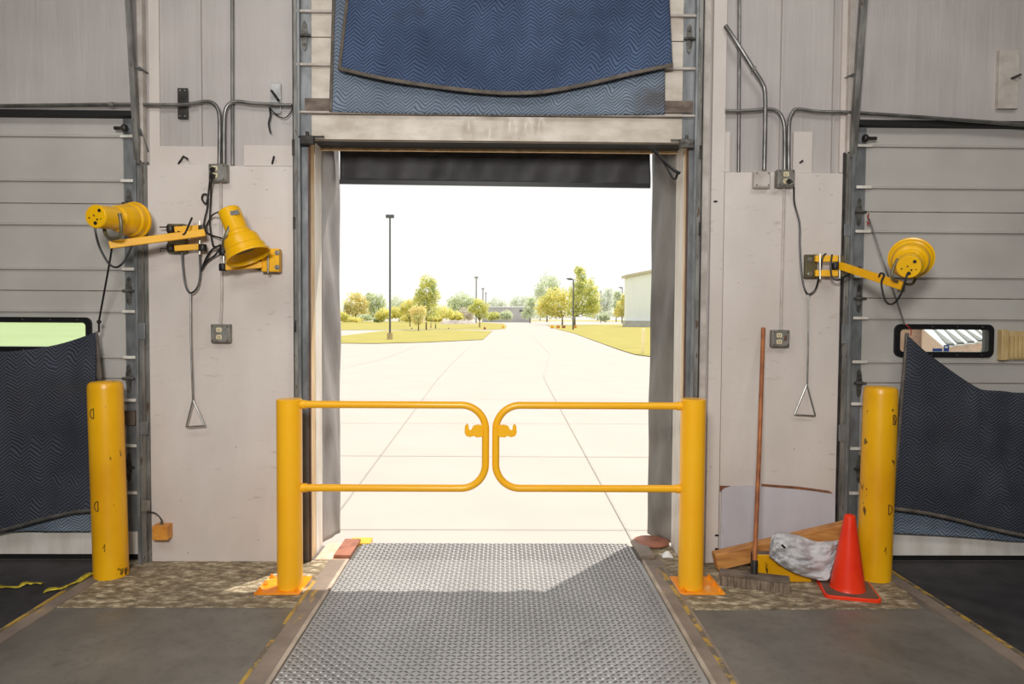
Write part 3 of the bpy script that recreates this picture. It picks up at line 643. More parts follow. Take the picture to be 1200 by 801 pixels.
# -- light 2 (folded against the wall, aimed down)
t = thing('dock_light', P(318,303,-.02), 'yellow dock light folded against the wall and aimed down', 'dock light', 'yellow swing arm dock lights')
lamp_head(t, P(268,246,-.25), P(291,301,-.285), .062, .127, .30)
obj('data_plate', MB().beam(P(270,250,-.314), P(280,248,-.312), .004, .025), M['bolt'], t)
obj('yoke', MB().tube([P(270,265,-.31), P(265,276,-.32), P(262,286,-.30), P(264,292,-.22)], .012, 8, smooth=4), M['olive'], t)
obj('yoke_bolt', MB().lathe([(.012,0),(.012,.012)], P(270,266,-.31), (0,-1,0), 8), M['bolt'], t)
obj('mounting_arm', MB().beam(P(263,313,-.13), P(308,310,-.10), .03, .038), M['armyel'], t, bevel=.003)
obj('arm_bracket', MB().pbox(306,327,291,318,-.10,-.05), M['armyel'], t, bevel=.004)
obj('wall_plate', MB().pbox(300,326,293,316,-.05,-.02), M['olive'], t, bevel=.002)
for px, py in ((327,296), (327,313)): obj('bracket_bolt', MB().lathe([(.015,0),(.015,.006),(.008,.006),(.008,.014)], P(px-2,py,-.10), (0,-1,0), 14), M['bolt'], t)
for py in (295, 313): obj('pivot_bearing', MB().lathe([(.021,-.022),(.024,-.016),(.024,.016),(.021,.022)], P(261.5,py,-.13), (0,0,1), 16), M['rubber'], t)
obj('pivot_pin', MB().tube([P(262,288,-.13), P(262,318,-.13)], .006, 8), M['bolt'], t)
obj('pivot_pin', MB().tube([P(314,288,-.11), P(314,320,-.11)], .006, 8), M['bolt'], t)
cordp(t, [P(251,206,-.085), P(248,210,-.095), P(247,235,-.04), P(246,262,-.04), P(249,285,-.05), P(252,289,-.06), P(262,287,-.12)], .0055)
cordp(t, [P(258,287,-.15), P(249,292,-.06), P(243,300,-.05), P(238,311,-.04), P(235,318,-.04)], .006)
cordp(t, [P(259,289,-.15), P(252,299,-.06), P(246,303,-.06), P(241,308,-.05), P(236,316,-.05)], .006)
cordp(t, [P(257,248,-.19), P(249,252,-.08), P(243,262,-.05), P(241,270,-.05), P(247,275,-.05), P(260,279,-.1)], .005)
# -- light 3
t = thing('dock_light', P(950,312,-.02), 'yellow dock light with round shade in front of the right door', 'dock light', 'yellow swing arm dock lights')
lamp_head(t, P(1065,313,-.60), P(1068.5,299,-.34), .060, .116, .25)
obj('yoke', MB().tube([P(1052,303,-.5), P(1046,316,-.5), P(1046,326,-.5), P(1054,331,-.48), P(1068,333,-.44), P(1073,326,-.44)], .008, 8, smooth=4), M['olive'], t)
obj('mounting_arm', MB().beam(P(984,311,-.12), P(1058,335,-.50), .03, .044), M['armyel'], t, bevel=.003)
obj('arm_end', MB().pbox(1055,1061,332,342,-.49,-.46), M['olive'], t, bevel=.002)
obj('wall_plate', MB().pbox(944,958,298,326,-.05,-.02), M['olive'], t, bevel=.003)
for py in (304, 321): obj('bracket_bolt', MB().lathe([(.016,0),(.016,.006),(.009,.006),(.009,.016)], P(948.5,py,-.05), (0,-1,0), 14), M['bolt'], t)
for py in (303, 320):
    obj('swing_link', MB().beam(P(955,py,-.08), P(985,py,-.11), .03, .038), M['armyel'], t, bevel=.002)
    obj('link_end', MB().pbox(983,990,py-4,py+4,-.13,-.08), M['olive'], t, bevel=.002)
    obj('pivot_pin', MB().tube([P(984,py-6,-.13), P(984,py+6,-.13)], .005, 8), M['bolt'], t)
obj('pivot_bearing', MB().lathe([(.022,-.02),(.025,-.014),(.025,.014),(.022,.02)], P(979,312,-.11), (0,0,1), 16), M['rubber'], t)
obj('pivot_pin', MB().tube([P(961,297,-.10), P(961,327,-.10)], .006, 8), M['bolt'], t)
cordp(t, [P(926,211,-.095), P(930,217,-.06), P(931,238,-.03), P(937,262,-.03), P(937.5,290,-.03), P(940,325,-.04), P(944,341,-.05), P(949,344.5,-.05), P(956,338,-.06), P(960,322,-.09), P(964,302,-.11), P(968,297,-.11)], .0058)
cordp(t, [P(975,298,-.12), P(973.5,312,-.13), P(975,324,-.13), P(981,328,-.14), P(990,324,-.16), P(1000,318,-.22), P(1007,313,-.24), P(1011,316,-.25)], .0055)
cordp(t, [P(1063,321,-.63), P(1060,332,-.62), P(1055,346,-.58), P(1046,356,-.54), P(1038,353,-.5), P(1034,340,-.47), P(1033,330,-.45), P(1036,322,-.44), P(1032,320,-.42), P(1030,324,-.4)], .0055)
# pull handles hanging from the cords
def pull(label, pts, tri, Y):
    t = thing('pull_handle', P(*pts[-1], Y), label, 'pull handle')
    obj('rod', MB().tube([P(*p, Y) for p in pts], .0052, 8), M['conduit'], t)
    q = [P(*p, Y) for p in tri]; rd = []
    for i, p in enumerate(q):
        a, b = q[i-1], q[(i+1) % 3]
        rd += [p+(a-p).normalized()*.012, p, p+(b-p).normalized()*.012]
    obj('triangle_grip', MB().tube(rd, .0048, 8, closed=True), M['conduit'], t)
pull('steel pull rod with triangle grip hanging left of the doorway', [(223,344), (223.5,400), (226,470)], [(226,468), (218,500), (240,498.5)], -.07)
pull('steel pull rod with triangle grip hanging right of the doorway', [(947,345), (947,400), (946,452)], [(945.5,450), (931,485.5), (955.5,487)], -.05)

# ================================================================== CONDUITS AND BOXES
def conduit(label, pts, r=.0115, mat='conduit', clamps=()):
    t = tag(obj('conduit_pipe', MB().tube(pts, r, 12, smooth=5), M[mat]), label, 'pipe')
    for p in clamps: obj('pipe_clamp', MB().lathe([(r+.004,-.012),(r+.004,.012)], p, (1,0,0), 12), M['bxsteel'], t)
    return t
conduit('grey conduit running over the left door and bending down to the outlet', [P(-120,123.5,-.04), P(0,124,-.04), P(130,122.5,-.04), P(200,123,-.037), P(222,122,-.037), P(240,119,-.037), P(250,121,-.037), P(256,130,-.037), P(257.5,150,-.037), P(257,192,-.037)], clamps=[P(131,122.5,-.04)])
conduit('grey conduit bending from the outlet right to the door track', [P(342,123.5,-.037), P(300,121.5,-.037), P(280,119,-.037), P(270,121,-.037), P(264,130,-.037), P(262.5,150,-.037), P(262.5,192,-.037)])
conduit('dark vertical pipe beside the left outlet conduits', [P(272,-120,-.0115), P(272.3,60,-.0115), P(272.5,194,-.0115)], .0105, 'track')
conduit('grey conduit bending from the right track down to the right outlet', [P(850,130,-.037), P(872,130,-.037), P(898,128,-.037), P(910,130,-.037), P(917,139,-.037), P(919.5,155,-.037), P(919.5,199,-.037)])
conduit('grey conduit running over the right door from the right outlet', [P(1320,153,-.05), P(1200,146,-.05), P(1090,138,-.05), P(1000,132,-.045), P(960,131,-.037), P(936,128,-.037), P(929,131,-.037), P(925,142,-.037), P(924.3,160,-.037), P(924.3,199,-.037)])
conduit('diagonal grey conduit dropping to the blank junction box', [P(850,30,-.045), P(866,54,-.064), P(883,81,-.064), P(893,97,-.055), P(896.5,110,-.05), P(896.5,150,-.05), P(895.5,199,-.045)], .013, clamps=[P(883,81,-.064)])
conduit('vertical grey pipe beside the diagonal conduit', [P(866.5,-120,-.0115), P(866.3,60,-.0115), P(865.5,201,-.0115)], .0105)
conduit('thin cream conduit joining the two left outlets', [P(259,212,-.03), P(259,260,-.028), P(260,345,-.028), P(258.5,380,-.03)], .0075, 'pconduit')
conduit('thin cream conduit joining the two right outlets', [P(919,219,-.03), P(918.5,250,-.028), P(916,340,-.028), P(915,386,-.03)], .0075, 'pconduit')
def ebox(label, px, py, w, h, Y, sockets, gfci=False, bm_='bxsteel'):
    c = P(px, py, Y); t = thing('electrical_box', (c.x, c.y+.06, c.z-h/2), label, 'electrical box')
    obj('box_body', MB().box(c.x-w/2, c.x+w/2, Y, -.02, c.z-h/2, c.z+h/2), M[bm_], t, bevel=.004)
    cv = obj('cover_plate', MB().box(c.x-w/2+.006, c.x+w/2-.006, Y-.005, Y, c.z-h/2+.006, c.z+h/2-.006), M[bm_], t, bevel=.002)
    for a in (-1,1):
        for b in (-1,1): obj('screw', MB().lathe([(.004,0),(.004,.003)], (c.x+a*(w/2-.013), Y-.005, c.z+b*(h/2-.013)), (0,-1,0), 8), M['darksteel'], cv)
    for sx, sz in sockets:
        s = obj('socket', MB().prism([(c.x+sx+x, Y-.008, c.z+sz+z) for x, z in rrect(-.017,.017,-.014,.014,.008,3)], (0,.004,0)), M['outlet'], cv)
        m = MB()
        for dx in (-.006,.006): m.box(c.x+sx+dx-.0015, c.x+sx+dx+.0015, Y-.009, Y-.0078, c.z+sz-.003, c.z+sz+.006)
        m.lathe([(.0025,0),(.0025,.0012)], (c.x+sx, Y-.0078, c.z+sz-.008), (0,-1,0), 8); obj('socket_slot', m, M['blackpl'], s)
    if gfci: obj('switch', MB().box(c.x+.018, c.x+.034, Y-.010, Y-.004, c.z-.012, c.z+.018), M['brown'], cv, bevel=.002)
    return t, c
def plug(label, px, py, Y):
    p = P(px, py, Y); tag(obj('cord_plug', MB().lathe([(.012,0),(.014,.006),(.014,.02),(.008,.032)], p, (-.2,-1,-.3), 14), M['cord']), label, 'plug')
ebox('grey electrical box with two plugs at the foot of the left conduits', 254.5, 202, .105, .105, -.075, [(-.012,.024),(-.012,-.018)])
plug('upper black plug in the left electrical box', 250.5, 198, -.08); plug('lower black plug in the left electrical box', 250.5, 206, -.08)
ebox('grey double socket box low on the left cream board', 258, 390.5, .115, .112, -.06, [(-.005,.022),(-.005,-.022)])
ebox('grey electrical box with one plug at the foot of the right conduits', 921.5, 208.5, .105, .105, -.075, [(-.004,.022),(-.004,-.02)])
plug('black plug in the right electrical box', 924, 212, -.08)
ebox('pale blank junction box below the diagonal conduit', 893.5, 210, .098, .098, -.065, [], False, 'pconduit')
ebox('grey socket box low on the right cream board', 915, 396.5, .11, .105, -.06, [(-.012,.02),(-.012,-.02)], True)
t = tag(obj('mounting_plate', MB().pbox(208,220,103,139,-.022,-.013), M['darksteel'], bevel=.002), 'black steel plate bolted high on the wall left of the outlet', 'plate')
[obj('bolt_head', MB().lathe([(.005,0),(.005,.004)], P(px,py,-.022), (0,-1,0), 8), M['bolt'], t) for px, py in ((211,106),(217,106),(211,136),(217,136))]
t = tag(obj('mounting_plate', MB().pbox(317,329,97,133,-.022,-.013), M['shiny'], bevel=.002), 'bright foil plate with a dark strap hanging near the left track', 'plate')
obj('hook_pin', MB().tube([P(318,106,-.03), P(326,117,-.05)], .008, 8), M['darksteel'], t)
tag(obj('hanging_strap', MB().tube([P(316,126,-.025), P(317,135,-.04), P(315,145,-.04), P(317,156,-.04)], .006, 6, smooth=4), M['cord']), 'short dark strap end hanging below the foil plate', 'strap')
tag(obj('hanging_strap', MB().tube([P(317,127,-.03), P(325,135,-.04), P(334,138,-.04), P(341,131,-.04), P(343,123,-.04)], .0035, 6, smooth=5), M['cord']), 'thin dark wire looping from the foil plate to the track', 'wire')
def spike(label, pts): tag(obj('bent_nail', MB().tube([P(*p) for p in pts], .006, 6), M['darksteel']), label, 'nail')
spike('bent dark nail in the cream patch board left of the outlet', [(209,192,-.012), (215,183,-.04), (220,186,-.05)])
spike('dark nail in the cream patch board near the left track', [(319,192,-.012), (321,183,-.04)])
spike('dark nail in the cream patch board beside the right outlet', [(937,191,-.012), (941,188,-.03)])
# bolt plate upper right
t = tag(obj('mounting_board', MB().pbox(1171,1194,58,127,-.03,0), M['pconduit'], bevel=.002), 'cream board with a dark bolt above the right door', 'board')
obj('bolt_pin', MB().tube([P(1185,92,-.03), P(1197,87,-.07)], .007, 8), M['darksteel'], t)
# vent on the right door
t = thing('louvre_vent', P(1190,405,.03), 'cream louvred vent on the right door at the photo edge', 'vent')
obj('frame', MB().pbox(1174,1182,386,422,-.01,.03), M['cream'], t, bevel=.003); obj('frame', MB().pbox(1182,1234,388,421,.005,.03), M['cream'], t)
for k in range(10): obj('slat', MB().pbox(1184+5*k,1187+5*k,393,419,-.006,.005), M['cream'], t, bevel=.001)
# brown plates and pads near left track
tag(obj('door_plate', MB().pbox(145,158,481,498,.0,.022), M['stain'], bevel=.002), 'brown plate on the left door edge beside the bollard', 'plate')
t = thing('photo_sensor', P(187,633,-.02), 'scuffed orange sensor box low on the wall beside left track', 'sensor')
obj('sensor_body', MB().pbox(178,196,616,633,-.09,-.02), M['sensor'], t, bevel=.004)
obj('sensor_cable', MB().tube([P(173,599,-.06), P(182,601,-.07), P(188,607,-.07), P(190,613,-.06), P(189,617,-.06)], .004, 6, smooth=5), M['darksteel'], t)
m = MB(); m.tube([P(189,611,-.06), P(189,617,-.06)], .008, 8); obj('cable_gland', m, M['conduit'], t)

# ================================================================== BLANKETS
def lerpc(pts, u):
    # piecewise curve by x-parameter = cumulative fraction
    n = len(pts)-1; k = min(n-1, int(u*n)); t = u*n-k
    q = [Vector((p[0], p[1])) for p in pts]; g = lambda j: q[max(0, min(n, j))]
    p0, p1, p2, p3 = g(k-1), g(k), g(k+1), g(k+2)
    return .5*((2*p1)+(p2-p0)*t+(2*p0-5*p1+4*p2-p3)*t*t+(3*p1-p0-3*p2+p3)*t**3)
def sheet(top, bot, Y, amp, seed, fq=6.0, ybot=0.0):
    def fn(u, v):
        c = lerpc(top, u).lerp(lerpc(bot, u), v)
        y = Y + ybot*v + amp*(noise.noise(Vector((u*fq, v*2.0, seed)))) + amp*.45*noise.noise(Vector((u*fq*2.3, v*5.0, seed+5)))
        return P(c.x, c.y, y)
    return fn
def cloth(name, label, top, bot, Y, amp, seed, mat, nu=90, nv=60, binds=(), bmat='binding', fq=6.0, ybot=0., cat='blanket'):
    fn = sheet(top, bot, Y, amp, seed, fq, ybot); o = obj(name, MB().grid(fn, nu, nv), M[mat], solid=.012, sharp=80); tag(o, label, cat)
    for k in binds:
        off = Vector((0, -.011, 0)); w = .018
        if k == 'bot': f2 = lambda u, v: fn(u, 1)+off+Vector((0,0,w*(1-v)*1.2-.004)); a, b = nu, 2
        if k == 'left': f2 = lambda u, v: fn(0, v)+off+Vector((w*u-.004,0,0)); a, b = 2, nv
        if k == 'right': f2 = lambda u, v: fn(1, v)+off+Vector((-w*u+.004,0,0)); a, b = 2, nv
        obj('binding', MB().grid(f2, a, b), M[bmat], o, solid=.006, sharp=80)
    return o
cloth('quilted_blanket', 'faded pale blue quilted pad hanging behind the navy pad', [(394,-120), (520,-120), (650,-120), (778,-120)], [(387,131), (460,133), (540,134), (600,135), (700,135), (779,134)], -.082, .012, 1, 'paleblue', binds=('left',))
cloth('quilted_blanket', 'large navy quilted pad hanging over the raised centre door', [(420,-120), (540,-120), (660,-120), (778,-120)], [(397,82), (445,93), (500,102), (560,109), (600,111), (640,109), (690,100), (740,88), (788,78)], -.135, .022, 2, 'navy', binds=('bot','left'))
cloth('quilted_blanket', 'pale quilted lining showing below the left door blanket', [(-200,560), (-60,560), (20,560), (108,560)], [(-200,628), (-60,628), (20,622), (60,622), (109,622)], -.03, .006, 3, 'paleblue')
cloth('quilted_blanket', 'charcoal navy quilted pad draped across the left door', [(-210,398), (-90,412), (-30,412), (20,411), (60,405), (90,397), (112,389)], [(-210,640), (-100,634), (-30,628), (10,620), (50,609), (85,601), (112,598)], -.075, .03, 4, 'charc', binds=('bot',), bmat='tape2', fq=4)
tag(obj('canvas_strip', MB().grid(lambda u, v: P((113-3*v*0)+(1+7*v*(1-.1*v))*u, 388+57*v+u*0, -.082-.01*math.sin(PI*u)), 6, 14), M['binding'], solid=.006), 'taupe canvas corner flap hanging behind the left bollard', 'flap')
tag(obj('hanging_rope', MB().tube([P(131,291,-.36), P(128,310,-.30), P(118,365,-.13), P(116,377,-.10), P(116,389,-.085)], .0055, 8, smooth=4), M['cord']), 'black rope tying the left blanket up to the lamp arm', 'rope')
m = MB(); c = P(116,377,-.10); m.lathe([(.003,-.014),(.012,-.006),(.013,.006),(.003,.014)], c, (0,0,1), 10); tag(obj('cord_knot', m, M['cord']), 'small knot in the black rope above the left blanket', 'knot')
cloth('quilted_blanket', 'pale quilted lining showing below the right door blanket', [(1046,560), (1120,560), (1200,560), (1330,560)], [(1044,624), (1085,626), (1120,628), (1160,631), (1200,634), (1330,636)], -.03, .006, 6, 'paleblue')
cloth('quilted_blanket', 'charcoal navy quilted pad hung from its corner on the right door', [(1061,390), (1082,410), (1110,431), (1135,448), (1150,456), (1175,458), (1200,460), (1260,456), (1330,440)], [(1044,596), (1075,600), (1110,607), (1145,616), (1175,623), (1200,628), (1230,634), (1270,638), (1330,640)], -.085, .035, 7, 'charc', binds=('bot','left'), fq=4)
t = tag(obj('tie_strap', MB().tube([P(1018,256,-.02), P(1022,266,-.05), P(1036,308,-.09), P(1050,350,-.10), P(1060,380,-.10)], .005, 8, smooth=3), M['conduit']), 'grey strap tying the right blanket up to the door hinge', 'strap')
obj('hook', MB().tube([P(1018,250,-.015), P(1017,254,-.02), P(1019,258,-.03), P(1018,263,-.03), P(1016,259,-.03)], .004, 6, smooth=4), M['red'], t)
obj('hook', MB().tube([P(1060,379,-.10), P(1064,382,-.11), P(1068,388,-.11), P(1067,393,-.11)], .003, 6, smooth=4), M['red'], t)

# ================================================================== THINGS ON THE FLOOR, RIGHT
# leaning sheet
t = tag(obj('hardboard_sheet', MB().prism([P(844,657,-.06), P(978,657,-.06), P(979,579,-.03), P(940,573,-.03), P(895,569,-.03), P(846,570,-.03)], (0,.006,0)), M['sheet']), 'greyish white hardboard sheet leaning on the wall behind the broom', 'sheet')
obj('torn_edge', MB().prism([P(893,567,-.032), P(893,569.5,-.032), P(935,573,-.032), P(976,577.5,-.032), P(972,575,-.032), P(935,570,-.032)], (0,.008,0)), M['tornwood'], t)
obj('torn_edge', MB().prism([P(844,569,-.032), P(844,576,-.032), P(849,571.5,-.032), P(856,569.5,-.032)], (0,.008,0)), M['tornwood'], t)
# beam
bA = Vector(P(838,644,-.16)); bA.z = .062; bB = P(1000,621,-.16)
tag(obj('timber_beam', MB().beam(bA, Vector((bB.x, -.13, bB.z)), .07, .10), M['beam'], bevel=.004), 'orange brown timber beam lying along the wall behind the rag', 'beam')
# yellow steel step
Yy = F(900,682).y
pl = [(885,650),(981,650),(981,676),(951,676),(951,682),(905,681),(905,672),(885,672)]
t = thing('steel_step', (P(930,680,Yy).x, Yy, 0), 'yellow painted steel bracket under the grey rag', 'bracket')
obj('face_plate', MB().prism([P(a_, b_, Yy) for a_, b_ in pl], (0,.012,0)), M['bollard'], t, bevel=.002)
zt_ = P(930,650,Yy).z
obj('top_plate', MB().box(P(885,650,Yy).x, P(981,650,Yy).x, Yy+.01, Yy+.07, zt_-.012, zt_), M['stain'], t, bevel=.002)
obj('side_web', MB().box(P(885,650,Yy).x, P(887,650,Yy).x, Yy+.01, Yy+.07, 0, zt_-.01), M['darksteel'], t); obj('side_web', MB().box(P(978,650,Yy).x, P(980,650,Yy).x, Yy+.01, Yy+.07, 0, zt_-.01), M['darksteel'], t)
# rag
def ragf(u, v):
    top = [(902,650), (905,628), (916,624), (935,627), (955,634), (972,634), (984,633)]
    bot = [(902,652), (909,657), (918,664), (932,671), (950,677), (970,679), (977,660)]
    c = lerpc(top, u).lerp(lerpc(bot, u), v); n_ = noise.noise(Vector((u*5.5, v*4.5, 2.2)))+1.1*abs(noise.noise(Vector((u*9+v*3, v*5, 8))))+.5*abs(noise.noise(Vector((u*18, v*14+u*6, 3))))
    b = math.sin(PI*min(1, u*1.02))**.6*math.sin(PI*(.12+.76*v))
    return P(c.x, c.y, Yy-.02+.06*(1-v)**1.5 - .055*b - .045*n_)
tag(obj('grey_rag', MB().grid(ragf, 50, 40), M['rag'], solid=.006, sharp=80), 'crumpled light grey rag thrown over the yellow bracket', 'rag')
m = MB(); a = P(916,638,Yy-.09); m.beam(a, P(920,642,Yy-.09), .003, .012); tag(obj('cloth_tag', m, M['blackpl']), 'tiny black tag on the grey rag', 'tag')
# broom
hb = F(843,684); he = F(925,694)
t = thing('push_broom', ((hb.x+he.x)/2, hb.y, 0), 'push broom with red brown handle leaning against the cream board', 'broom')
bd = (he-hb).normalized()
obj('brush_block', MB().beam(hb+Vector((0,0,.072)), he+Vector((0,0,.072)), .06, .025), M['stain'], t, bevel=.004)
m = MB(); n = 95; Ln = (he-hb).length; sdv = Vector((-bd.y, bd.x, 0))
for i in range(n):
    for j in range(4):
        p = hb + bd*(Ln*(i+.5)/n) + sdv*((j-1.5)*.014); o_ = Vector((random.uniform(-.006,.006), (j-1.5)*.006+random.uniform(-.006,.006), 0))
        m.tube([p+Vector((0,0,.062)), p+o_+Vector((0,0,.003))], .0052, 5)
obj('bristles', m, M['bristle'], t)
hp = F(884,672); hp = P(884.5,676,(hb.y+he.y)/2-.0)
hp = hb.lerp(he, .5)+Vector((0,0,.085)); ht = P(894.5,384,-.035)
obj('broom_handle', MB().tube([hp, hp.lerp(ht,.5)+Vector((.003,0,0)), ht], .0125, 12), M['handle'], t)
obj('handle_socket', MB().tube([hp-Vector((0,0,.02)), hp.lerp(ht,.05)], .019, 12), M['darksteel'], t)
# cone
cc = F(993,693); t = thing('traffic_cone', (cc.x, cc.y, 0), 'orange red traffic cone beside the right bollard', 'cone')
Hc = P(996,603,cc.y).z
obj('cone_body', MB().lathe([(.094,.022),(.091,.028),(.088,.05),(.030,Hc-.012),(.0285,Hc-.003),(.024,Hc),(.018,Hc),(.018,Hc-.05)], cc, (0.008,0,1), 40, False, True), M['cone'], t)
ang = math.radians(-14); bb = MB(); s_ = .14; pts = [Vector((cc.x+.0, cc.y, 0))+Matrix.Rotation(ang,3,'Z')@Vector((x_*1.02, y_, 0)) for x_, y_ in rrect(-s_, s_, -s_, s_, .03, 4)]
b_ = obj('cone_base', bb.prism(pts, (0,0,.022)), M['cone'], t, bevel=.003)
obj('base_dirt', MB().prism([p*.93+Vector((cc.x,cc.y,0))*.07+Vector((0,0,.0225)) for p in pts], (0,0,.0015)), M['conebase'], b_)
# strap on left floor
def ribbon(pts, w):
    pts = crom([Vector(p) for p in pts], 6); m = MB(); pr = None
    for i, p in enumerate(pts):
        d = (pts[min(i+1, len(pts)-1)]-pts[max(i-1,0)]); d.z = 0; s = Vector((-d.y, d.x, 0)).normalized()*w/2; tw = .014*math.sin(i*.5)
        q = (m.bm.verts.new(p-s+Vector((0,0,.002+abs(tw)*.6))), m.bm.verts.new(p+s+Vector((0,0,.003+max(0,tw)))))
        if pr: m.bm.faces.new((pr[0], q[0], q[1], pr[1]))
        pr = q
    return m
tag(obj('strap', ribbon([F(-30,686,.008), F(0,688,.008), F(20,688,.01), F(35,684,.012), F(50,684,.01)], .035), M['tape'], solid=.002), 'short yellow webbing strap curled on the left leveler', 'strap')
tag(obj('strap', ribbon([F(51,694,.008), F(70,690,.01), F(90,682,.012), F(110,672,.01), F(118,666,.01)], .035), M['tape'], solid=.002), 'yellow webbing strap running behind the left bollard', 'strap')

# ================================================================== YARD
def gpoly(name, pts, mat, dz, parent=None, label=None, cat=None):
    m = MB(); m.face([G(a_, b_, dz) for a_, b_ in pts]); o = obj(name, m, M[mat], parent)
    if parent is None: o['kind'] = 'structure'
    if label: o['label'] = label; o['category'] = cat
    return o
yd = struct('ground', MB().face([(-900,.3,YZ), (900,.3,YZ), (900,1600,YZ), (-900,1600,YZ)]), M['yard'], 'pale sunlit concrete yard outside the doorway', 'ground')
def joint(pts, w):
    m = MB()
    for (a_, b_), (c_, d_) in zip(pts, pts[1:]):
        p, q = G(a_, b_, .012), G(c_, d_, .012); s = (q-p).cross(Vector((0,0,1))).normalized()*w*.36; m.face([p-s, p+s, q+s, q-s])
    obj('pavement_joint', m, M['joint'], yd)
joint([(398,597), (512,445), (530,425), (553,404)], .03); joint([(745,640), (640,448), (637,441), (644,414), (620,390)], .03)
joint([(380,533), (800,535)], .03); joint([(380,619), (800,620)], .02); joint([(380,495), (800,496)], .025); joint([(380,467), (800,468)], .03)
joint([(400,432), (450,420), (490,405)], .03); joint([(380,443), (800,444)], .02)
gpoly('lawn', [(-400,376.2), (390,376.2), (503,376.2), (560,377.5), (590,379), (594,382), (592,385), (577,386), (520,385.5), (450,386.2), (330,386.5), (0,386.5), (-400,386.5)], 'grass', .04, label='far lawn behind the left light pole', cat='lawn')
gpoly('lawn', [(-300,394), (394,394), (450,387.3), (520,386), (577,387.5), (573,391), (566,397.5), (500,400.5), (440,402), (390,401.5), (300,399)], 'grass', .05, label='near lawn island under the left light pole', cat='lawn')
gpoly('lawn', [(640,381), (700,380), (900,380), (1300,384), (1300,440), (900,421), (765,417.5), (745,415), (725,409), (700,400), (672,390), (655,386)], 'grass', .05, label='lawn beside the white building', cat='lawn')
gpoly('lawn', [(560,373.9), (820,375.4), (820,377.6), (760,377), (700,376.4), (590,375.6)], 'grass2', .05, label='thin strip of far meadow behind the road', cat='lawn')
gpoly('lawn', [(-700,374.0), (-400,374.0), (100,374.), (300,374), (300,376), (300,386.5), (300,399), (300,410), (-700,410)], 'wgreen', .09, label='pale green field seen through the left door window', cat='field')
# light poles
def pole(label, px, pyb, pyt, w, head, mat, hw, base=False, arm=0):
    b = G(px, pyb); Y = b.y; k = (Y-CY)/FPX; T = P(px, pyt, Y)
    t = thing('street_light', b, label, 'street light')
    z0 = b.z
    if base: obj('pole_base', MB().lathe([(3.4*k,-.2),(3.4*k,8*k)], b, (0,0,1), 20), M['polebase'], t); z0 += 7.5*k
    obj('pole', MB().lathe([(w*k*.62,z0-b.z),(w*k*.5,T.z-b.z)], b, (0,0,1), 12), M[mat], t)
    if arm: obj('arm', MB().beam(Vector((b.x, Y, T.z-.5*k)), Vector((b.x+arm*k, Y, T.z-.5*k)), .9*k, .9*k), M[mat], t); cx = b.x+arm*k*.8
    else: cx = b.x
    obj('lamp_head', MB().box(cx-hw*k, cx+hw*k, Y-2.2*k, Y+2.2*k, T.z-.2*k, T.z+head*k), M[mat], t, bevel=.3*k)
pole('tall dark light pole on a tan pier in the near lawn', 457, 398, 255, 1.9, 3.4, 'poledark', 4.6, True)
G1 = 'distant light poles across the yard'
pole('distant light pole tallest of three behind the small tree', 558, 378.5, 325.5, 1.5, 1.6, 'polefar', 2.2)
pole('distant light pole in the middle of three, left of the low wall', 565.8, 377.5, 338.5, 1.3, 1.2, 'polefar', 1.6)
pole('faintest distant light pole at the left end of the low wall', 569.2, 377, 343.5, 1.1, 1., 'polefar', 1.2)
pole('light pole with a left arm in front of the big right tree', 671.5, 386.5, 327, 1.5, 1.2, 'poledark', 3.2, False, -6)
pole('far light pole with left arm near the white building', 728.8, 377.5, 337, 1.2, 1., 'polefar', 2, False, -2.5)
pole('far thin light pole beside the round bush', 703.8, 377.8, 341, 1.1, .6, 'polefar', .8)
# white post
b = G(753.5,415); k = (b.y-CY)/FPX; tag(obj('marker_post', MB().lathe([(2.0*k,0),(2.0*k,29*k),(1.2*k,30.5*k),(.1*k,31*k)], b, (0,0,1), 16), M['creampost']), 'pale cream marker post standing on the right lawn', 'post')
# white building
b = G(735,383); Y = b.y; k = (Y-CY)/FPX; t = thing('metal_building', b, 'white ribbed metal building beyond the right lawn', 'building')
zt0 = P(736,325,Y).z; X0 = b.x; X1 = X0+60; zt1 = zt0+60*.2; zb_ = P(736,375.5,Y).z
m = MB(); m.prism([(X0,Y,zb_), (X1,Y,zb_), (X1,Y,zt1), (X0,Y,zt0)], (0,5,0))
for i in range(40): x_ = X0+.4+i*1.5; m.box(x_, x_+.25, Y-.12, Y, zb_, zt0+(x_-X0)*.2)
obj('wall', m, M['metalwhite'], t); obj('plinth', MB().box(X0-.5, X1, Y-.7, Y+5, b.z, zb_), M['bldbase'], t)
obj('roof', MB().prism([(X0-.8,Y-.8,zt0-.1), (X1,Y-.8,zt1+.05), (X1,Y-.8,zt1+.9), (X0-.8,Y-.8,zt0+.7)], (0,6.5,0)), M['roofedge'], t)
obj('downpipe', MB().beam(Vector((X0-.3,Y-.3,b.z)), Vector((X0-.3,Y-.3,zt0)), .4, .4), M['farwall'], t)
# low far wall / bridge
b0, b1 = G(566,377.2), G(620,377.2); Y = b0.y; k = (Y-CY)/FPX; t = thing('low_wall', b0, 'long low grey wall far across the yard', 'wall')
z1_ = P(590,360,Y).z; obj('wall_body', MB().box(b0.x, b1.x, Y, Y+4, YZ, z1_), M['farwall'], t); obj('coping', MB().box(b0.x-1, b1.x+1, Y-.5, Y+4.5, z1_, z1_+1.*k), M['metalwhite'], t)
c = P(611,364,Y); obj('opening', MB().box(c.x-2.2*k, c.x+2.2*k, Y-.2, Y, c.z-1.5*k, c.z+1.1*k), M['poledark'], t)
b0 = G(380,377.2); Y = b0.y; tag(obj('white_building', MB().box(G(340,377.2).x, G(402,377.2).x, Y, Y+30, YZ, P(398,355,Y).z), M['metalwhite']), 'distant white building at the left edge of the doorway view', 'building')
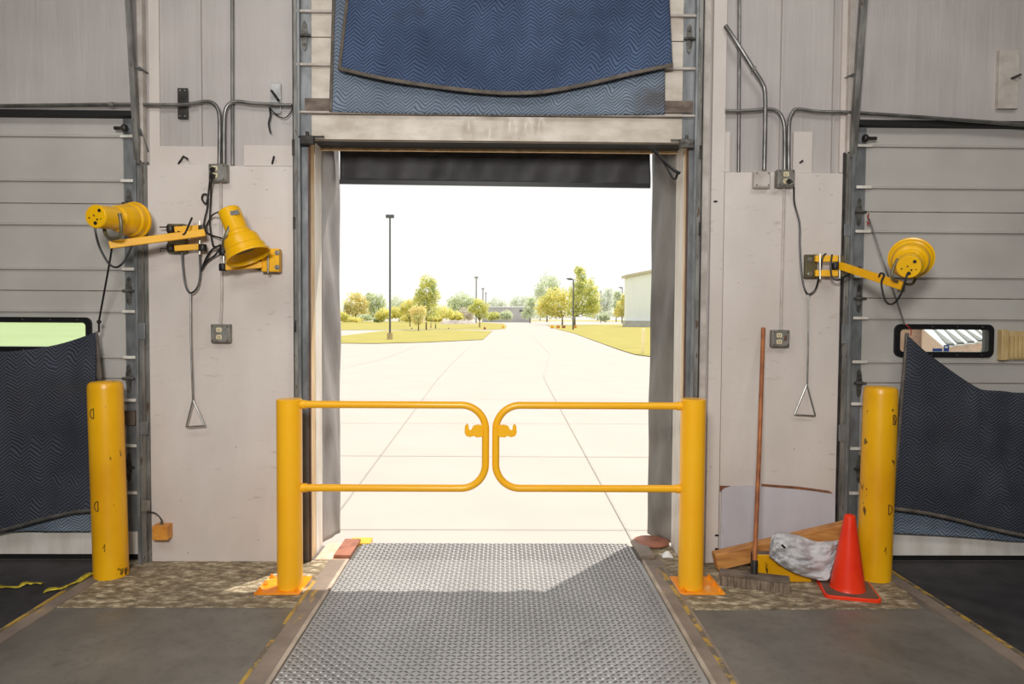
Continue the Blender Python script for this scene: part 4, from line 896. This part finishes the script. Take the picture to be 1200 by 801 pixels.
# brush mound
def mound(u, v):
    c = G(514+46*u, 379.5); k = (c.y-CY)/FPX; h = math.sin(PI*u)**.7*math.sin(PI*v)*4.8*k*(1+.5*noise.noise(Vector((u*9, v*5, 1)))); return Vector((c.x, c.y-3+9*v, YZ+max(0,h)))
tag(obj('brush_pile', MB().grid(mound, 60, 20), M['mulch']), 'low grey brushwood pile in the far lawn', 'brush pile')
# small things
def blob(name, label, cat, px, py, w, h, mat):
    b = G(px, py); k = (b.y-CY)/FPX; tag(obj(name, MB().lathe([(w*k*.5,0),(w*k*.55,h*k*.2),(w*k*.42,h*k*.7),(w*k*.3,h*k*.92),(w*k*.08,h*k)], b, (0,0,1), 12), M[mat]), label, cat)
blob('fire_hydrant', 'small dark hydrant beside the tall yellow green tree', 'hydrant', 510.5, 385, 1.3, 6, 'poledark')
blob('yard_stake', 'pale short stake right of the tree trunk', 'stake', 505, 384.5, 1.6, 7, 'polebase')
blob('ground_light', 'small dark ground light left of the tree trunks', 'light', 482.5, 385.3, 1.8, 1.6, 'poledark')
blob('ground_light', 'small dark ground light right of the hydrant', 'light', 525.5, 385.2, 1.6, 1.5, 'poledark')
blob('marker_block', 'rust coloured block under the small lawn tree', 'marker', 568, 386, 2.6, 3.4, 'rust')
blob('marker_block', 'yellow block at the tip of the far lawn', 'marker', 589.5, 384.5, 2, 4, 'bollard')
for i, (px, mm, lb) in enumerate(((647,'bollard','leftmost yellow barricade block under the right trees'), (654,'sensor','orange barricade block under the right trees, second from left'), (660.5,'rust','rust barricade block between the right tree trunks'), (673.5,'sensor','orange barricade block right of the arm light pole'))):
    b = G(px, 384.5); k = (b.y-CY)/FPX; tag(obj('barricade_block', MB().box(b.x-1.9*k, b.x+1.9*k, b.y-.4, b.y+.4, YZ, YZ+3.2*k), M[mm], bevel=.1*k), lb, 'barricade')
# trees
def tree(name, label, px, pyb, blobs, leaf, n, size, trunk=None, twigs=0, cat='tree'):
    b = G(px, pyb); Y = b.y; k = (Y-CY)/FPX; t = thing(name, b, label, cat, None)
    m = MB(); tot = sum(w*h for _, _, w, h in blobs)
    lx_ = [lf for lf in blobs]
    for bx, by, w, h in blobs:
        c = P(bx, by, Y); cnt = int(1.7*n*w*h/tot)
        for _ in range(cnt):
            d = Vector((random.gauss(0,1), random.gauss(0,1), random.gauss(0,1))).normalized(); r = random.uniform(.35,1)**.5
            r *= .86+.62*noise.noise(d*2.6+Vector((bx,by,0)))+.1*random.random()
            p = c + Vector((d.x*w*k*1.12, d.y*w*k*.9, d.z*h*k*1.03))*r
            if p.z < YZ+.02: continue
            s = size*1.15*k*random.uniform(.6,1.3); e1 = Vector((random.gauss(0,1),random.gauss(0,1),random.gauss(0,1))).normalized(); e2 = e1.orthogonal().normalized(); e2 = Matrix.Rotation(random.uniform(0,6.28),3,e1)@e2; e3 = e1.cross(e2)
            m.face([p-e2*s, p-e3*s*.6, p+e2*s, p+e3*s*.6])
    me = bpy.data.meshes.new('crown'); m.bm.to_mesh(me); m.bm.free(); me.materials.append(L[leaf]); me.transform(Matrix.Translation(-Vector(b)))
    o = bpy.data.objects.new('crown' if trunk else 'foliage', me); C.objects.link(o); o.parent = t
    if trunk:
        tw = trunk; m = MB(); top = P(blobs[0][0], blobs[0][1], Y); fork = Vector((b.x, Y, b.z+(top.z-b.z)*.35))
        m.tube([b-Vector((0,0,.3)), fork, top], tw*k, 7, rs=[tw*k, tw*k*.7, tw*k*.2])
        for bx, by, w, h in blobs[:6]:
            for q in range(2): e = P(bx+random.uniform(-.6,.6)*w, by+random.uniform(-.5,.5)*h, Y); m.tube([fork, fork.lerp(e,.5)+Vector((0,0,.6*k)), e], tw*k*.4, 5, rs=[tw*k*.5, tw*k*.3, tw*k*.12])
        obj('trunk', m, M['bark'], t)
    return t
S = 1.05
tree('leafy_tree', 'tall back tree rising pale behind the orange tree', 641, 377, [(641,337,13,15), (632,342,7,9), (648,333,8,11), (640,352,14,10), (652,345,6,10)], 'dg', 1500, S, .9)
tree('leafy_tree', 'wide yellow orange tree left of the arm light pole', 659, 380.5, [(649,357,17,15), (636,363,9,9), (652,345,13,9), (664,352,10,12), (640,354,10,10), (655,366,14,8)], 'yg', 2600, S, 1.1)
tree('leafy_tree', 'biggest green tree behind the arm light pole', 673.5, 381, [(684,352,16,15), (676,342,10,12), (694,345,9,12), (681,324,6,12), (690,362,12,9), (672,364,9,9), (686,334,12,10), (696,358,8,10), (677,318,4,7)], 'gr', 3400, S, 1.2)
tree('leafy_tree', 'tall yellow green tree in the near lawn', 499.5, 386.5, [(500,342,11,14), (496,354,13,11), (505,362,11,11), (499,330,7,8), (509,346,7,10), (492,347,7,9), (494,364,9,9), (507,333,5,7)], 'gr', 3000, .95, 1.0)
tree('leafy_tree', 'small front tree at the foot of the tall lawn tree', 490.5, 387.5, [(490,370,9,9), (486,364,6,7), (494,363,6,6), (490,377,6,4)], 'or', 900, .9, .9)
tree('leafy_tree', 'small yellow tree left of the tall lawn tree', 480.5, 382.5, [(477,360,8,8), (472,364,5,6), (482,356,6,6), (480,368,5,5)], 'yg', 900, .9, .7)
tree('leafy_tree', 'small round tree at the tip of the far lawn', 562, 383.5, [(560,362,9,8), (565,368,7,6), (553,362,5,5), (560,354,6,5), (568,360,5,7)], 'gr', 1200, .9, .8)
tree('leafy_tree', 'broad orange tinted tree at the far left of the doorway view', 417, 377.2, [(415,356,12,10), (406,362,6,8), (425,358,8,11), (417,347,9,5), (416,367,14,8)], 'or', 1900, S, .8)
tree('leafy_tree', 'green tree between the orange tinted tree and light pole', 440, 377.2, [(437,354,8,11), (446,356,6,11), (440,364,11,10), (432,348,4,6)], 'dg', 1400, S, .8)
tree('leafy_tree', 'hazy tree just right of the tall light pole', 468, 376.8, [(464,354,7,8), (474,356,6,7), (468,364,10,8)], 'pale', 900, S, .7)
tree('leafy_tree', 'dome shaped hazy green tree left of the distant poles', 540, 376.9, [(543,352,13,9), (533,356,9,9), (551,356,7,9), (540,364,16,8)], 'dg', 1700, S, .8)
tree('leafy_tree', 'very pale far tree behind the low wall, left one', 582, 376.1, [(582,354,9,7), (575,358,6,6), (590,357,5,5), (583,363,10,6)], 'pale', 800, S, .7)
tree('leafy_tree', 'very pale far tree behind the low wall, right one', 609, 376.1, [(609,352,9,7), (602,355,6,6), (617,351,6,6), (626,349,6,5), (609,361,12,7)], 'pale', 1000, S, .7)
tree('leafy_tree', 'hazy tree right of the biggest tree', 710, 377, [(711,352,8,13), (705,358,6,10), (714,342,5,6), (711,366,9,8)], 'pale', 1200, S, .7)
tree('leafy_tree', 'hazy narrow tree left of the far arm pole', 722, 376.9, [(722,352,6,11), (719,362,6,9), (724,345,4,5)], 'dg', 800, S, .7)
tree('leafy_tree', 'yellow green tree beside the white building', 729, 378.5, [(729,360,7,10), (733,352,5,11), (724,366,5,7), (734,366,5,7)], 'yg', 1100, S, .7)
tree('leafy_tree', 'pale bushy tree left of the yellow orange tree', 621, 378.3, [(621,360,7,9), (618,368,7,6), (625,354,5,6)], 'dg', 800, S, .7)
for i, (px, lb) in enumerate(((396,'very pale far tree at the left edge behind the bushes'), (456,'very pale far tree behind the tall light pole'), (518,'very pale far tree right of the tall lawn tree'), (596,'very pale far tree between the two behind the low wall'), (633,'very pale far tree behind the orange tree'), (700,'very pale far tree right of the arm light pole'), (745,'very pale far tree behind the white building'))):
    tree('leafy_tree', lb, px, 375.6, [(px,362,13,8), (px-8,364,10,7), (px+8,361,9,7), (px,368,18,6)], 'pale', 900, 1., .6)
for i, (px, py, w, h, lf, lb) in enumerate([(400,370,8,6,'yg','yellow green bush at the left edge of the doorway view'), (449,368,8,7,'yg','yellow bush left of the tall light pole foot'), (463,366,8,8,'yg','yellow bush right of the tall light pole'), (427,372,8,4,'dg','low dark green bush under the left trees'),
        (520,366,11,8,'yg','yellow green bush right of the tall lawn tree'), (534,370,8,6,'yg','low bush left of the grey brush'), (545,368,10,8,'grey','grey leafless brush behind the pile'), (579,370,8,5,'gr','left green bush before the low wall'), (593,369,7,6,'dg','right darker bush before the low wall'), (708,371,6,5,'dg','small round bush near the thin far pole'), (444,374,6,3,'dg','small green clump under the left hedge'), (480,372,10,5,'yg','low yellow hedge behind the small yellow tree'), (508,372,10,5,'yg','low yellow hedge behind the tall lawn tree'), (412,374,12,3,'yg','low yellow hedge under the orange tinted tree')]):
    tree('bush', lb, px, 378.2-.1*(i % 4), [(px,py,w,h), (px-w*.5,py+h*.3,w*.6,h*.7), (px+w*.5,py+h*.2,w*.6,h*.7)], lf, 700, .9, cat='bush')
# brick annex with white canopy, seen through the right window
t = thing('brick_annex', (5.2, 6, YZ), 'tan brick annex with white slatted canopy seen through the right window', 'building')
Yb_ = F(1100,384,1.15).y+1.5; a, b = P(1020,380,Yb_), P(1300,380,Yb_)
obj('brick_wall', MB().box(a.x, b.x, Yb_, Yb_+.3, YZ, P(1100,366,Yb_).z), M['brick'], t)
rp = [F(1080,383.5,1.15), F(1106,404.5,1.15), F(1170,397,1.15), F(1170,383,1.15)]
obj('brick_base', MB().prism([p-Vector((0,0,.03)) for p in rp], (0,0,-2.0)), M['brick'], t)
cp = obj('canopy_roof', MB().prism(rp, (0,0,-.03)), M['metalwhite'], t)
for (a_, b_), (c_, d_) in (((1093,384),(1114,403.5)), ((1105,384),(1126,402)), ((1117,384),(1138,400.5)), ((1129,384),(1150,399)), ((1141,384),(1160,397.5)), ((1152,384),(1168,396))):
    obj('roof_rib', MB().beam(F(a_,b_,1.17), F(c_,d_,1.17), .09, .03), M['poledark'], cp)

# ================================================================== LIGHT
w = bpy.data.worlds.new('world'); bpy.context.scene.world = w; w.use_nodes = True
bg = w.node_tree.nodes['Background']; bg.inputs[0].default_value = (1.0, .995, .985, 1); bg.inputs[1].default_value = 1.02
sd = bpy.data.lights.new('sun', 'SUN'); sd.energy = 4.8; sd.angle = math.radians(.6); sd.color = (1, .93, .84)
so = bpy.data.objects.new('sun', sd); C.objects.link(so)
el = math.radians(63.2); hx, hy = -.62, -.78
dirv = Vector((hx*math.cos(el), hy*math.cos(el), -math.sin(el))); so.rotation_euler = dirv.to_track_quat('-Z', 'Y').to_euler()
def area(name, loc, tgt, sx, sy, e, col=(1,1,1)):
    d = bpy.data.lights.new(name, 'AREA'); d.shape = 'RECTANGLE'; d.size = sx; d.size_y = sy; d.energy = e; d.color = col
    o = bpy.data.objects.new(name, d); C.objects.link(o); o.location = loc; o.rotation_euler = (Vector(tgt)-Vector(loc)).to_track_quat('-Z', 'Y').to_euler(); return o
area('flash_light', (-.4, -5.0, 2.7), (0, 0, 1.1), .9, .6, 155, (1, .985, .965))
area('ceiling_fill', (-2.5, -3.6, 5.0), (-2.2, -1.5, 0), 2.4, 1.2, 50, (1, .985, .965))  # unseen pair of area fills added under the ceiling to lift the room
area('ceiling_fill', (2.5, -3.6, 5.0), (2.2, -1.5, 0), 2.4, 1.2, 50, (1, .985, .965))
sc = bpy.context.scene
sc.view_settings.view_transform = 'Standard'; sc.view_settings.look = 'None'; sc.view_settings.exposure = 0; sc.view_settings.gamma = 1
sc.cycles.max_bounces = 7; sc.cycles.diffuse_bounces = 4; sc.cycles.transparent_max_bounces = 8
GR = {'bollard': 'yellow bollards in front of the side doors', 'safety_gate': 'yellow swing gate halves', 'door_track': 'steel door tracks', 'leafy_tree': 'trees beyond the yard', 'bush': 'bushes beyond the yard', 'street_light': 'light poles in the yard',
  'pull_handle': 'pull rods with triangle grips', 'quilted_blanket': 'quilted pads hung on the doors', 'electrical_box': 'electrical boxes on the wall boards', 'conduit_pipe': 'conduit pipes on the dock wall', 'dock_leveler': 'dock levelers', 'dock_sill': 'sill plates beside the lip',
  'dock_seal_curtain': 'vinyl side curtains', 'mounting_plate': 'plates high on the wall', 'bent_nail': 'dark nails in the patch boards', 'cord_plug': 'black cord plugs', 'strap': 'yellow webbing straps on the left leveler', 'barricade_block': 'barricade blocks under the right trees', 'marker_block': 'small markers at the far lawn', 'ground_light': 'small ground lights in the lawn', 'hanging_strap': 'dark straps near the foil plate'}
for o in list(C.objects):
    k_ = o.name.split('.')[0]
    if o.parent is None and k_ in GR and 'group' not in o: o['group'] = GR[k_]
for o in bpy.data.objects:
    if '_w' in o: del o['_w']
